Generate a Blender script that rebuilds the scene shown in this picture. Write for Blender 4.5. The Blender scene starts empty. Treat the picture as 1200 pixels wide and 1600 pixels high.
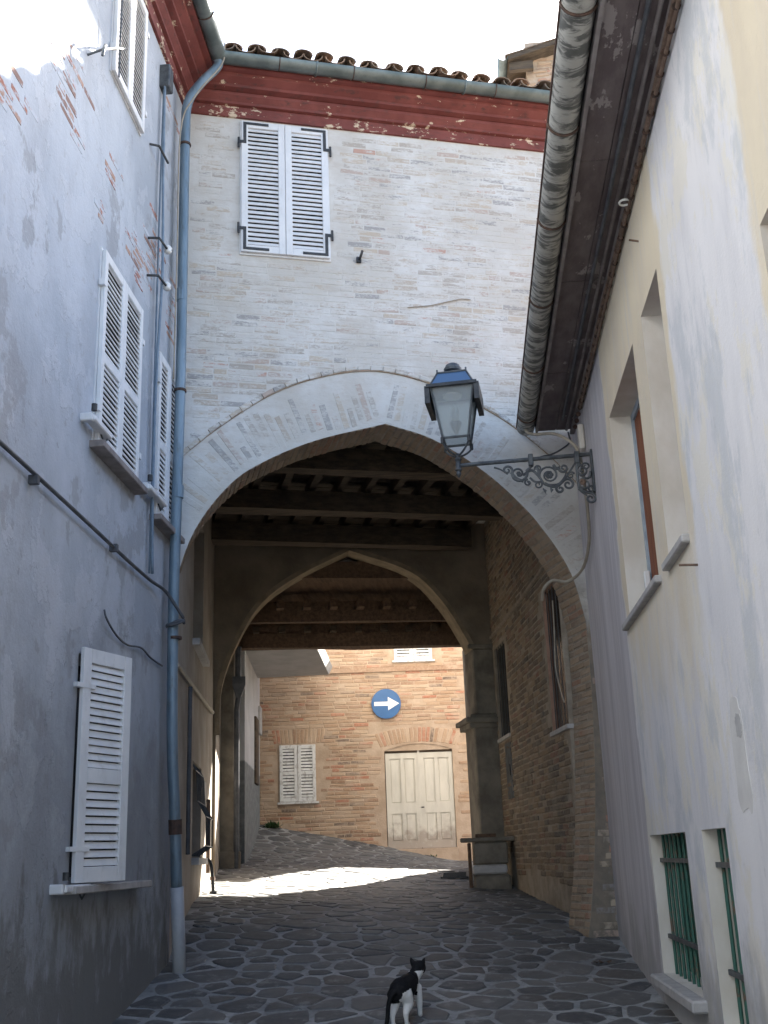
import bpy, bmesh, math, random
from mathutils import Vector, Matrix
from mathutils import noise as mnoise
random.seed(7)
R = math.radians
sc = bpy.context.scene
col = sc.collection

# ------------------------------------------------------------------ camera
cam_d = bpy.data.cameras.new('camera'); cam = bpy.data.objects.new('camera', cam_d); col.objects.link(cam)
cam_d.sensor_fit = 'VERTICAL'; cam_d.sensor_height = 36.0; cam_d.lens = 1730 * 36 / 1600
cam_d.clip_start = 0.05; cam_d.clip_end = 600
fwd0 = Vector((-0.0620, 0.9530, 0.2980)); up0 = Vector((0.057, -0.295, 0.954))
FW = fwd0.normalized(); RT = FW.cross(up0).normalized(); UP = RT.cross(FW).normalized()
CAM = Vector((0, 0, 1.65))
cam.matrix_world = Matrix(((RT.x, UP.x, -FW.x, CAM.x), (RT.y, UP.y, -FW.y, CAM.y), (RT.z, UP.z, -FW.z, CAM.z), (0, 0, 0, 1)))
sc.camera = cam

# ------------------------------------------------------------------ light
SUN_AZ = R(27.5)      # to the right of +Y (up the street)
SUN_EL = R(34.3)
sdir = Vector((math.sin(SUN_AZ) * math.cos(SUN_EL), math.cos(SUN_AZ) * math.cos(SUN_EL), math.sin(SUN_EL)))
w = bpy.data.worlds.new('World'); sc.world = w; w.use_nodes = True
nt = w.node_tree; nt.nodes.clear()
sky = nt.nodes.new('ShaderNodeTexSky'); sky.sky_type = 'NISHITA'; sky.sun_disc = False
sky.sun_elevation = SUN_EL; sky.sun_rotation = SUN_AZ
sky.altitude = 200; sky.air_density = 1.0; sky.dust_density = 2.2; sky.ozone_density = 1.0
bg = nt.nodes.new('ShaderNodeBackground'); bg.inputs[1].default_value = 0.075
out = nt.nodes.new('ShaderNodeOutputWorld')
nt.links.new(sky.outputs[0], bg.inputs[0]); nt.links.new(bg.outputs[0], out.inputs[0])
sun_d = bpy.data.lights.new('sun', 'SUN'); sun_d.energy = 5.0; sun_d.angle = R(0.5); sun_d.color = (1.0, 0.94, 0.84)
sun = bpy.data.objects.new('sun', sun_d); col.objects.link(sun)
sun.rotation_euler = (-sdir).to_track_quat('-Z', 'Y').to_euler()
sc.view_settings.view_transform = 'Standard'; sc.view_settings.look = 'None'
sc.view_settings.exposure = 3.0; sc.view_settings.gamma = 1.0; sc.view_settings.use_curve_mapping = False

# ------------------------------------------------------------------ material helpers
class NT:
    def __init__(s, name):
        s.m = bpy.data.materials.new(name); s.m.use_nodes = True
        s.t = s.m.node_tree; s.t.nodes.clear()
        s.o = s.t.nodes.new('ShaderNodeOutputMaterial'); s.b = s.t.nodes.new('ShaderNodeBsdfPrincipled')
        s.t.links.new(s.b.outputs[0], s.o.inputs[0])
        s.geo = s.t.nodes.new('ShaderNodeNewGeometry')
    def link(s, a, b): s.t.links.new(a, b)
    def pos(s, scale=(1, 1, 1), off=(0, 0, 0)):
        n = s.t.nodes.new('ShaderNodeMapping'); n.inputs['Scale'].default_value = scale; n.inputs['Location'].default_value = off
        s.link(s.geo.outputs['Position'], n.inputs[0]); return n.outputs[0]
    def noise(s, scale, vec=None, detail=5, rough=0.6, dist=0.0):
        n = s.t.nodes.new('ShaderNodeTexNoise'); n.inputs['Scale'].default_value = scale
        n.inputs['Detail'].default_value = detail; n.inputs['Roughness'].default_value = rough; n.inputs['Distortion'].default_value = dist
        s.link(vec if vec is not None else s.geo.outputs['Position'], n.inputs['Vector']); return n.outputs[0]
    def ramp(s, fac, stops, interp='LINEAR'):
        n = s.t.nodes.new('ShaderNodeValToRGB'); n.color_ramp.interpolation = interp
        e = n.color_ramp.elements
        while len(e) < len(stops): e.new(0.5)
        for i, (p, c) in enumerate(stops):
            e[i].position = p; e[i].color = (*c, 1) if len(c) == 3 else c
        s.link(fac, n.inputs[0]); return n.outputs[0]
    def mask(s, fac, a, b):
        n = s.t.nodes.new('ShaderNodeMapRange'); n.interpolation_type = 'SMOOTHSTEP'
        n.inputs[1].default_value = a; n.inputs[2].default_value = b; s.link(fac, n.inputs[0]); return n.outputs[0]
    def mix(s, fac, a, b, mode='MIX'):
        n = s.t.nodes.new('ShaderNodeMix'); n.data_type = 'RGBA'; n.blend_type = mode
        for sock, v in ((n.inputs[0], fac), (n.inputs[6], a), (n.inputs[7], b)):
            if isinstance(v, (int, float)): sock.default_value = v
            elif isinstance(v, tuple): sock.default_value = (*v, 1) if len(v) == 3 else v
            else: s.link(v, sock)
        return n.outputs[2]
    def math(s, op, a, b=None, c=None):
        n = s.t.nodes.new('ShaderNodeMath'); n.operation = op
        for i, v in enumerate((a, b, c)):
            if v is None: continue
            if isinstance(v, (int, float)): n.inputs[i].default_value = v
            else: s.link(v, n.inputs[i])
        return n.outputs[0]
    def sep(s):
        n = s.t.nodes.new('ShaderNodeSeparateXYZ'); s.link(s.geo.outputs['Position'], n.inputs[0]); return n.outputs
    def rand(s):
        oi = s.t.nodes.new('ShaderNodeObjectInfo')
        return s.math('FRACT', s.math('ADD', oi.outputs['Random'], s.geo.outputs['Random Per Island']))
    def color(s, c):
        if isinstance(c, tuple): s.b.inputs['Base Color'].default_value = (*c, 1)
        else: s.link(c, s.b.inputs['Base Color'])
    def rough(s, v):
        if isinstance(v, (int, float)): s.b.inputs['Roughness'].default_value = v
        else: s.link(v, s.b.inputs['Roughness'])
    def bump(s, h, strength=0.4, dist=0.01):
        n = s.t.nodes.new('ShaderNodeBump'); n.inputs['Strength'].default_value = strength; n.inputs['Distance'].default_value = dist
        s.link(h, n.inputs['Height']); s.link(n.outputs[0], s.b.inputs['Normal'])
    def bump2(s, h1, s1, d1, h2, s2, d2):
        n = s.t.nodes.new('ShaderNodeBump'); n.inputs['Strength'].default_value = s1; n.inputs['Distance'].default_value = d1
        m = s.t.nodes.new('ShaderNodeBump'); m.inputs['Strength'].default_value = s2; m.inputs['Distance'].default_value = d2
        s.link(h1, n.inputs['Height']); s.link(h2, m.inputs['Height']); s.link(n.outputs[0], m.inputs['Normal']); s.link(m.outputs[0], s.b.inputs['Normal'])

def simple(name, c1, c2, scale=6, rough=0.8, metal=0.0, bump=0.2, bscale=40, bd=0.004, vec=None):
    n = NT(name); v = n.pos(vec) if vec else None
    f = n.mask(n.noise(scale, v), 0.3, 0.7)
    n.color(n.mix(f, c1, c2)); n.rough(rough); n.b.inputs['Metallic'].default_value = metal
    if bump: n.bump(n.noise(bscale), bump, bd)
    return n.m

M = {}
# --- whitewashed facade: mortar sheet and bricks share the same worn limewash
def whitewash(name, brick, wearamt=0.72, bias=0.0):
    n = NT(name)
    wn = n.noise(1.3, detail=6)
    fine = n.noise(14, n.pos((1, 1, 1.6)), detail=6)
    white = n.mix(n.mask(wn, 0.35, 0.68), (0.545, 0.52, 0.475), (0.65, 0.64, 0.615))
    white = n.mix(n.math('MULTIPLY', n.mask(n.noise(3.2, n.pos((1, 1, 3), (3, 1, 0))), 0.5, 0.72), 0.6), white, (0.50, 0.455, 0.40))
    white = n.mix(n.math('MULTIPLY', n.mask(fine, 0.48, 0.75), 0.45), white, (0.52, 0.47, 0.42))
    if brick:
        r = n.rand()
        bc = n.ramp(r, [(0.0, (0.36, 0.31, 0.26)), (0.25, (0.42, 0.34, 0.26)), (0.42, (0.26, 0.245, 0.24)), (0.6, (0.47, 0.38, 0.28)), (0.80, (0.42, 0.31, 0.25)), (0.955, (0.45, 0.22, 0.15))], 'CONSTANT')
        wear = n.math('ADD', n.noise(4.2, n.pos((1, 1, 5.5), (1, 7, 2)), detail=8, rough=0.75), n.math('MULTIPLY', n.math('SUBTRACT', n.math('FRACT', n.math('MULTIPLY', r, 7.31)), 0.5), 0.17))
        big = n.math('MULTIPLY', n.math('SUBTRACT', n.noise(0.8, n.pos((1, 1, 1.5), (0, 0, 4)), detail=3), 0.5), 0.55)
        wear = n.math('ADD', n.math('ADD', wear, big), n.math('ADD', n.math('MULTIPLY', n.math('SUBTRACT', n.noise(30, n.pos((1, 1, 2)), detail=6, rough=0.75), 0.5), 0.7), bias + 0.045))
        n.color(n.mix(n.math('MULTIPLY', n.mask(wear, 0.52, 0.68), wearamt), white, bc))
    else:
        dk = n.mask(n.noise(6.0, n.pos((1, 1, 5), (4, 0, 0)), detail=7, rough=0.7), 0.62, 0.72)
        n.color(n.mix(n.math('MULTIPLY', dk, 0.6), white, (0.36, 0.31, 0.26)))
    fin = n.b.inputs['Base Color'].links[0].from_socket
    zf = n.math('ADD', n.sep()[2], n.math('MULTIPLY', n.math('SUBTRACT', n.noise(2.5, detail=6, rough=0.65), 0.5), 2.6))
    bare = n.mix(n.mask(n.noise(7, detail=6), 0.35, 0.65), (0.23, 0.185, 0.135), (0.16, 0.132, 0.102))
    if brick: bare = n.mix(n.mask(n.noise(11, detail=6), 0.40, 0.6), bare, bc)
    n.color(n.mix(n.math('MULTIPLY', n.mask(zf, 4.5, 3.4), 0.92), fin, bare))
    n.rough(0.92)
    n.bump2(n.noise(9, n.pos((1, 1, 2))), 0.5, 0.012, n.noise(60), 0.35, 0.004)
    return n.m
M['wash_mortar'] = whitewash('limewashed_mortar', False)
M['wash_brick'] = whitewash('limewashed_brick', True)
M['wash_voussoir'] = whitewash('limewashed_voussoir', True, 0.6, 0.015)

def bare_brick(name, ramp, mortar, mortar_amt=0.35, fade=None):
    n = NT(name); r = n.rand()
    bc = n.ramp(r, ramp, 'CONSTANT')
    bc = n.mix(n.math('MULTIPLY', n.mask(n.noise(26, detail=6), 0.4, 0.75), 0.5), bc, mortar)
    sm = n.mask(n.math('ADD', n.noise(2.2, n.pos((1, 1, 1.6)), detail=7, rough=0.65), n.math('MULTIPLY', n.math('SUBTRACT', r, 0.5), 0.15)), 0.50, 0.66)
    bc = n.mix(n.math('MULTIPLY', sm, mortar_amt), bc, mortar)
    if fade: bc = n.mix(n.math('MULTIPLY', n.mask(n.noise(0.9, detail=4), 0.42, 0.7), fade[0]), bc, fade[1])
    n.color(bc); n.rough(0.93); n.bump2(n.noise(18), 0.5, 0.01, n.noise(90), 0.4, 0.004)
    return n.m
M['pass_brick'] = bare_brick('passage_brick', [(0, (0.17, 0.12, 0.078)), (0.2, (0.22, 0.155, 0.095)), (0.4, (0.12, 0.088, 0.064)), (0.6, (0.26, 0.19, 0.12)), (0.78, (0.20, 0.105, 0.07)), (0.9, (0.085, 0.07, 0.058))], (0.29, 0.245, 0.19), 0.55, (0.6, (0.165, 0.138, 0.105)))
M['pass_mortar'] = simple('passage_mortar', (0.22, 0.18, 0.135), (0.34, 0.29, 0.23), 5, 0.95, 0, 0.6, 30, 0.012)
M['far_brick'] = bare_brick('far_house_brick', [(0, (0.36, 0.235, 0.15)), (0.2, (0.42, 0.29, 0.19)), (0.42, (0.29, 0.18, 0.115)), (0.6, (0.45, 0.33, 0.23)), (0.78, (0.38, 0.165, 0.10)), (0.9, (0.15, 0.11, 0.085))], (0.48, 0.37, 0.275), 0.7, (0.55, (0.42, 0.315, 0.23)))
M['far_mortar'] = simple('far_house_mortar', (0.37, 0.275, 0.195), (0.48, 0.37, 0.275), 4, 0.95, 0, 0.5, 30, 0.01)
M['ringbrick'] = bare_brick('arch_soffit_brick', [(0, (0.29, 0.21, 0.14)), (0.3, (0.34, 0.25, 0.17)), (0.6, (0.24, 0.18, 0.13)), (0.85, (0.30, 0.17, 0.11))], (0.36, 0.29, 0.22), 0.6)

# --- left house plaster
n = NT('left_plaster'); x, y, z = n.sep()
a = n.mix(n.mask(n.noise(0.9, n.pos((1, 1, 0.7)), detail=6), 0.35, 0.68), (0.36, 0.39, 0.43), (0.49, 0.52, 0.56))
st = n.noise(2.6, n.pos((1, 1.0, 0.35), (3, 2, 1)), detail=6, rough=0.65)
a = n.mix(n.math('MULTIPLY', n.mask(st, 0.47, 0.72), 0.45), a, (0.34, 0.35, 0.375))
pt = n.mask(n.noise(1.5, n.pos((1, 1, 1), (6, 2, 3)), detail=9, rough=0.62), 0.535, 0.56)
a = n.mix(n.math('MULTIPLY', pt, 0.32), a, (0.54, 0.56, 0.59))
pt2 = n.mask(n.noise(2.1, n.pos((1, 1, 0.8), (1, 9, 5)), detail=9, rough=0.66), 0.57, 0.62)
a = n.mix(n.math('MULTIPLY', pt2, 0.65), a, (0.29, 0.295, 0.305))
dk_ = n.mask(n.noise(7, n.pos((1, 1, 0.8), (8, 1, 2)), detail=8, rough=0.7), 0.64, 0.68)
a = n.mix(n.math('MULTIPLY', dk_, 0.5), a, (0.22, 0.215, 0.21))
sp = n.mask(n.noise(13, n.pos((1, 1, 0.7)), detail=5), 0.60, 0.72)
a = n.mix(n.math('MULTIPLY', sp, 0.35), a, (0.30, 0.28, 0.27))
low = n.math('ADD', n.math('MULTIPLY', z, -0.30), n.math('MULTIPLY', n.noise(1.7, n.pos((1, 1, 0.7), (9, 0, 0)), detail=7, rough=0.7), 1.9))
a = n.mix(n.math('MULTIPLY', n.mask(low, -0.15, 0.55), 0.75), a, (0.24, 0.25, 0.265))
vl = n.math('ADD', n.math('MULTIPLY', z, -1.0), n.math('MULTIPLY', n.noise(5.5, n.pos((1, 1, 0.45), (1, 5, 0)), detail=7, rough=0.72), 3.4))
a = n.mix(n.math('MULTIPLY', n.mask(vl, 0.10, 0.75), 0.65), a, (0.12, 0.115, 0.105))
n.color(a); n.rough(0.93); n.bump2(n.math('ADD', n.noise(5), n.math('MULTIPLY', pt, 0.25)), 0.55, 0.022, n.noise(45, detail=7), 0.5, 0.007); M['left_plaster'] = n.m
n = NT('left_wall_brick'); r = n.rand()
bc = n.ramp(r, [(0, (0.40, 0.19, 0.13)), (0.35, (0.36, 0.155, 0.105)), (0.6, (0.41, 0.25, 0.18)), (0.85, (0.27, 0.17, 0.14))], 'CONSTANT')
f = n.mask(n.math('ADD', n.noise(9, n.pos((1, 1, 2.5)), detail=7, rough=0.7), n.math('MULTIPLY', n.math('SUBTRACT', r, 0.5), 0.2)), 0.44, 0.56)
n.color(n.mix(f, (0.48, 0.51, 0.555), bc)); n.rough(0.93); n.bump(n.noise(50), 0.5, 0.006); M['left_brick'] = n.m

# --- right house plaster: cream paint worn through to a lavender render
n = NT('right_plaster'); x, y, z = n.sep()
lav = n.mix(n.mask(n.noise(1.3, n.pos((1, 1.4, 0.45)), detail=6), 0.36, 0.66), (0.66, 0.645, 0.655), (0.75, 0.73, 0.73))
lav = n.mix(n.math('MULTIPLY', n.mask(n.noise(4.0, n.pos((1, 1.5, 0.3), (0, 3, 0)), detail=6), 0.5, 0.74), 0.5), lav, (0.50, 0.495, 0.525))
mo = n.mask(n.noise(2.2, n.pos((1, 1.2, 0.75), (4, 4, 1)), detail=10, rough=0.7), 0.5, 0.57)
lav = n.mix(n.math('MULTIPLY', mo, 0.8), lav, (0.73, 0.69, 0.61))
mo2 = n.mask(n.noise(1.9, n.pos((1, 1.1, 0.6), (7, 1, 9)), detail=10, rough=0.7), 0.50, 0.60)
lav = n.mix(n.math('MULTIPLY', mo2, 0.7), lav, (0.53, 0.545, 0.565))
mo3 = n.mask(n.noise(9, n.pos((1, 1.2, 0.6), (2, 8, 3)), detail=8, rough=0.72), 0.62, 0.70)
lav = n.mix(n.math('MULTIPLY', mo3, 0.35), lav, (0.38, 0.37, 0.37))
cream = n.mix(n.mask(n.noise(2.0, n.pos((1, 1, 0.5)), detail=5), 0.4, 0.7), (0.70, 0.61, 0.46), (0.64, 0.555, 0.43))
cream = n.mix(n.math('MULTIPLY', n.mask(n.noise(3, n.pos((1, 3, 0.3)), detail=5), 0.52, 0.7), 0.6), cream, (0.60, 0.56, 0.52))
wob = n.math('MULTIPLY', n.math('SUBTRACT', n.noise(3, n.pos((1, 1, 0.6), (2, 2, 2)), detail=4), 0.5), 0.40)
yw = n.math('ADD', y, wob)
near = n.mask(yw, 4.16, 4.06)
mid = n.math('MULTIPLY', n.mask(yw, 5.86, 5.96), n.mask(yw, 8.66, 8.58))
zz = n.math('ADD', z, n.math('MULTIPLY', n.math('SUBTRACT', n.noise(1.6, n.pos((1, 1.5, 0.8)), detail=6), 0.5), 2.2))
mid = n.math('MULTIPLY', mid, n.mask(zz, 2.2, 3.6))
a = n.mix(n.math('MINIMUM', n.math('ADD', n.math('MULTIPLY', near, n.mask(zz, 2.9, 3.6)), mid), 1.0), lav, cream)
farb = n.mask(yw, 8.62, 8.66)
strk = n.mix(n.mask(n.noise(4, n.pos((1, 1.6, 0.10)), detail=7, rough=0.75), 0.36, 0.66), (0.43, 0.40, 0.415), (0.60, 0.57, 0.58))
a = n.mix(n.math('MULTIPLY', farb, 0.9), a, strk)
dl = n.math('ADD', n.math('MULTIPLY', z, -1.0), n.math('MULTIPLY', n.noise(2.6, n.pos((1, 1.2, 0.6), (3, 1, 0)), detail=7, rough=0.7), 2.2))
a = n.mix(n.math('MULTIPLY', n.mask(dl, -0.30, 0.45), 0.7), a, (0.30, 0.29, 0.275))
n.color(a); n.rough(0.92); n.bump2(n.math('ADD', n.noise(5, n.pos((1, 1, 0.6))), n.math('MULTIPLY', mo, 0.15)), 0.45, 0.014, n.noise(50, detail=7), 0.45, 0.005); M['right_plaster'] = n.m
M['reveal'] = simple('pale_reveal_plaster', (0.58, 0.53, 0.45), (0.70, 0.66, 0.60), 3, 0.92, 0, 0.3, 40, 0.004, (1, 1, 0.5))
M['repair'] = simple('plaster_repair', (0.60, 0.58, 0.56), (0.68, 0.66, 0.63), 6, 0.92, 0, 0.4, 30, 0.004)
M['grey_repair'] = simple('grey_cement_patch', (0.40, 0.395, 0.39), (0.48, 0.47, 0.46), 9, 0.92, 0, 0.4, 30, 0.004)

# --- painted cornice, peeling
n = NT('red_cornice'); x, y, z = n.sep()
a = n.mix(n.mask(n.noise(3, detail=6), 0.35, 0.68), (0.15, 0.036, 0.030), (0.21, 0.058, 0.048))
a = n.mix(n.math('MULTIPLY', n.mask(n.noise(9, n.pos((1, 1, 3)), detail=6), 0.52, 0.74), 0.75), a, (0.065, 0.032, 0.028))
pl = n.mask(n.math('ADD', n.noise(7, n.pos((1, 1, 2.2), (5, 3, 0)), detail=8, rough=0.72), n.math('MULTIPLY', n.math('ADD', n.math('MULTIPLY', n.math('SUBTRACT', n.noise(1.6, n.pos((1, 1, 5))), 0.5), 1.0), n.math('MULTIPLY', n.mask(z, 9.44, 9.40), 0.16)), 0.5)), 0.635, 0.66)
n.color(n.mix(pl, a, (0.60, 0.49, 0.36))); n.rough(0.75); n.bump2(n.noise(12), 0.35, 0.01, pl, -0.4, 0.004); M['cornice'] = n.m
# --- metals
n = NT('zinc_gutter')
a = n.mix(n.mask(n.noise(4, detail=6), 0.35, 0.7), (0.10, 0.125, 0.12), (0.20, 0.23, 0.22))
a = n.mix(n.math('MULTIPLY', n.mask(n.noise(16, detail=6), 0.5, 0.75), 0.6), a, (0.10, 0.12, 0.12)); n.color(a); n.rough(0.5); n.b.inputs['Metallic'].default_value = 0.5; n.bump(n.noise(20), 0.2, 0.004); M['zinc'] = n.m
n = NT('stained_gutter')
a = n.mix(n.mask(n.noise(5, n.pos((1, 2.6, 1)), detail=6, rough=0.7, dist=0.6), 0.42, 0.56), (0.12, 0.12, 0.11), (0.47, 0.455, 0.41))
a = n.mix(n.math('MULTIPLY', n.mask(n.noise(11, n.pos((1, 3, 1)), detail=6), 0.5, 0.7), 0.5), a, (0.17, 0.165, 0.15)); n.color(a); n.rough(0.6); n.b.inputs['Metallic'].default_value = 0.25; n.bump(n.noise(26), 0.25, 0.004); M['stained'] = n.m
M['strap'] = simple('rusty_strap', (0.055, 0.04, 0.035), (0.12, 0.07, 0.05), 20, 0.8, 0.3)
n = NT('blue_downpipe'); x, y, z = n.sep()
a = n.mix(n.mask(n.noise(3, n.pos((3, 3, 0.5)), detail=6), 0.35, 0.68), (0.135, 0.195, 0.245), (0.22, 0.29, 0.345))
a = n.mix(n.math('MULTIPLY', n.mask(n.noise(10, n.pos((2, 2, 0.6)), detail=6), 0.5, 0.74), 0.6), a, (0.10, 0.115, 0.115)); n.color(a); n.rough(0.5); n.b.inputs['Metallic'].default_value = 0.3; M['pipe'] = n.m
M['pvc'] = simple('grey_plastic_pipe', (0.34, 0.355, 0.38), (0.44, 0.45, 0.46), 5, 0.5, 0, 0.1)
M['cable'] = simple('dark_cable', (0.05, 0.055, 0.065), (0.10, 0.105, 0.115), 8, 0.6, 0, 0)
M['beigecable'] = simple('beige_cable', (0.30, 0.26, 0.20), (0.40, 0.35, 0.28), 8, 0.6, 0, 0)
M['bluecable'] = simple('blue_grey_cable', (0.13, 0.18, 0.24), (0.19, 0.25, 0.31), 8, 0.6, 0, 0)
M['porcelain'] = simple('porcelain', (0.72, 0.72, 0.70), (0.78, 0.78, 0.76), 8, 0.25, 0, 0)
M['iron'] = simple('dark_iron', (0.035, 0.038, 0.042), (0.075, 0.075, 0.075), 18, 0.6, 0.4, 0.2)
M['greyiron'] = simple('weathered_grey_iron', (0.055, 0.062, 0.070), (0.13, 0.14, 0.145), 14, 0.55, 0.45, 0.25)
M['rustiron'] = simple('rusty_iron', (0.13, 0.085, 0.06), (0.22, 0.15, 0.11), 18, 0.8, 0.2, 0.3)
# --- paint and wood
n = NT('white_shutter_paint')
a = n.mix(n.mask(n.noise(4, detail=6), 0.35, 0.7), (0.68, 0.69, 0.70), (0.76, 0.76, 0.76))
a = n.mix(n.math('MULTIPLY', n.mask(n.noise(11, n.pos((1, 1, 0.5)), detail=8, rough=0.7), 0.52, 0.72), 0.45), a, (0.50, 0.49, 0.47)); n.color(a); n.rough(0.5); n.bump(n.noise(50, n.pos((1, 1, 0.3))), 0.15, 0.003); M['shutter'] = n.m
n = NT('old_shutter_paint')
f = n.mask(n.noise(22, n.pos((1, 1, 0.5)), detail=6, rough=0.7), 0.50, 0.62)
n.color(n.mix(n.math('MULTIPLY', f, 0.7), (0.66, 0.66, 0.65), (0.36, 0.33, 0.30))); n.rough(0.75); M['oldshutter'] = n.m
n = NT('cream_door_paint'); x, y, z = n.sep()
a = n.mix(n.mask(n.noise(3, n.pos((2, 2, 0.5)), detail=6), 0.35, 0.7), (0.62, 0.59, 0.51), (0.53, 0.50, 0.43))
dz = n.math('ADD', n.math('MULTIPLY', z, -1.0), n.math('MULTIPLY', n.noise(7, detail=6), 1.1))
a = n.mix(n.math('MULTIPLY', n.mask(dz, -1.75, -1.35), 0.7), a, (0.27, 0.21, 0.17)); n.color(a); n.rough(0.7); n.bump(n.noise(30, n.pos((3, 3, 0.4))), 0.2, 0.003); M['door'] = n.m
def wood(name, c1, c2, along):
    n = NT(name); f = n.mask(n.noise(5, n.pos(along), detail=7, rough=0.7), 0.33, 0.7)
    n.color(n.mix(f, c1, c2)); n.rough(0.85); n.bump(n.noise(14, n.pos(along), detail=7), 0.5, 0.008); return n.m
M['beam'] = wood('old_beam_wood', (0.045, 0.031, 0.020), (0.105, 0.076, 0.048), (0.5, 4, 4))
M['joist'] = wood('old_joist_wood', (0.075, 0.044, 0.026), (0.15, 0.092, 0.054), (4, 0.5, 4))
M['plank'] = wood('old_ceiling_plank', (0.035, 0.026, 0.018), (0.075, 0.055, 0.036), (0.6, 4, 4))
n = NT('brown_soffit')
a = n.mix(n.mask(n.noise(4, n.pos((2.2, 0.9, 1)), detail=6), 0.35, 0.68), (0.10, 0.076, 0.076), (0.155, 0.125, 0.122))
pk = n.mask(n.math('ADD', n.noise(2.6, n.pos((1.7, 0.8, 1), (2, 7, 0)), detail=8, rough=0.68), 0.0), 0.585, 0.60)
a = n.mix(pk, a, (0.27, 0.235, 0.225)); n.color(a); n.rough(0.85); n.bump2(n.noise(16, n.pos((3, 0.8, 1))), 0.4, 0.006, pk, -0.5, 0.004); M['soffit'] = n.m
M['trim'] = simple('weathered_eave_trim', (0.17, 0.145, 0.14), (0.27, 0.24, 0.23), 6, 0.85, 0, 0.3)
M['brownwood'] = wood('brown_window_wood', (0.17, 0.052, 0.022), (0.25, 0.085, 0.035), (3, 3, 0.4))
M['bluewood'] = simple('blue_grey_frame_paint', (0.27, 0.33, 0.39), (0.36, 0.42, 0.47), 8, 0.5, 0, 0.1)
n = NT('green_grille_paint')
f = n.mask(n.noise(18, n.pos((1, 1, 0.5)), detail=6, rough=0.7), 0.53, 0.63)
n.color(n.mix(f, (0.030, 0.115, 0.085), (0.13, 0.085, 0.055))); n.rough(0.65); M['green'] = n.m
M['greenpanel'] = simple('green_metal_shutter', (0.025, 0.085, 0.065), (0.055, 0.12, 0.09), 6, 0.7, 0, 0.2, 30, 0.004, (1, 1, 0.4))
M['darkglass'] = simple('dark_window_void', (0.012, 0.012, 0.013), (0.02, 0.02, 0.02), 4, 0.25, 0, 0)
M['sill'] = simple('stone_sill', (0.36, 0.345, 0.335), (0.48, 0.46, 0.44), 9, 0.85, 0, 0.3)
M['brownsill'] = simple('brown_sill', (0.20, 0.175, 0.165), (0.30, 0.265, 0.25), 9, 0.85, 0, 0.3)
M['pinkjamb'] = simple('terracotta_jamb_paint', (0.27, 0.155, 0.105), (0.35, 0.21, 0.15), 7, 0.9, 0, 0.3)
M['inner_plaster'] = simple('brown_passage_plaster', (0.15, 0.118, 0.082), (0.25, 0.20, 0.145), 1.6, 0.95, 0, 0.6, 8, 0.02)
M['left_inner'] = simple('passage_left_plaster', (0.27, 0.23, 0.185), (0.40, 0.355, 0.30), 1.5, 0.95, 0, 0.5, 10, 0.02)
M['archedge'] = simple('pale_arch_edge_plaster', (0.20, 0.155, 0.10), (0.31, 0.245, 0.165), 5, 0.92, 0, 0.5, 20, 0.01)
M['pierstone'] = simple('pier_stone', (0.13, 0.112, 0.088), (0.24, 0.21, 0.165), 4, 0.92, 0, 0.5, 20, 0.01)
n = NT('grey_house_render'); x, y, z = n.sep()
a = n.mix(n.mask(n.noise(2, detail=6), 0.35, 0.7), (0.40, 0.40, 0.405), (0.50, 0.50, 0.50))
dd = n.mask(n.math('ADD', z, n.math('MULTIPLY', n.noise(6), 0.06)), 3.22, 3.18)
a = n.mix(dd, a, n.mix(n.mask(n.noise(9, detail=6), 0.4, 0.7), (0.14, 0.15, 0.15), (0.22, 0.225, 0.22))); n.color(a); n.rough(0.93); n.bump(n.noise(25), 0.6, 0.012); M['greyrender'] = n.m
M['concrete'] = simple('balcony_concrete', (0.36, 0.355, 0.34), (0.44, 0.43, 0.42), 3, 0.9, 0, 0.2)
n = NT('terracotta_tile'); r = n.rand()
a = n.ramp(r, [(0, (0.20, 0.14, 0.10)), (0.3, (0.25, 0.18, 0.13)), (0.55, (0.16, 0.125, 0.10)), (0.8, (0.29, 0.19, 0.13))], 'CONSTANT')
a = n.mix(n.math('MULTIPLY', n.mask(n.noise(9, detail=6), 0.45, 0.7), 0.7), a, (0.17, 0.16, 0.12)); n.color(a); n.rough(0.92); n.bump(n.noise(30), 0.5, 0.006); M['tile'] = n.m
# --- paving
n = NT('paving_stone'); r = n.rand()
a = n.ramp(r, [(0, (0.078, 0.078, 0.078)), (0.25, (0.105, 0.103, 0.10)), (0.5, (0.062, 0.063, 0.065)), (0.7, (0.13, 0.125, 0.118)), (0.88, (0.09, 0.083, 0.076))], 'CONSTANT')
a = n.mix(n.math('MULTIPLY', n.mask(n.noise(12, detail=7, rough=0.7), 0.45, 0.75), 0.55), a, (0.16, 0.16, 0.155))
a = n.mix(n.math('MULTIPLY', n.mask(n.noise(5, n.pos((1, 1, 1), (3, 1, 0)), detail=9, rough=0.72), 0.54, 0.66), 0.75), a, (0.225, 0.225, 0.215)); n.color(a)
n.rough(n.math('ADD', n.math('MULTIPLY', n.noise(7), 0.4), 0.42)); n.bump2(n.noise(9), 0.35, 0.008, n.noise(55, detail=7), 0.4, 0.004); M['stone'] = n.m
n = NT('paving_mortar')
a = n.mix(n.mask(n.noise(2.2, detail=6), 0.35, 0.68), (0.21, 0.213, 0.21), (0.35, 0.353, 0.345))
a = n.mix(n.math('MULTIPLY', n.mask(n.noise(20, detail=6), 0.48, 0.72), 0.6), a, (0.11, 0.108, 0.10)); n.color(a); n.rough(0.93); n.bump(n.noise(45, detail=7), 0.6, 0.01); M['mortar'] = n.m
M['signblue'] = simple('sign_blue', (0.022, 0.10, 0.26), (0.03, 0.12, 0.30), 6, 0.35, 0, 0)
M['signwhite'] = simple('sign_white', (0.76, 0.76, 0.76), (0.80, 0.80, 0.80), 6, 0.4, 0, 0)
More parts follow.
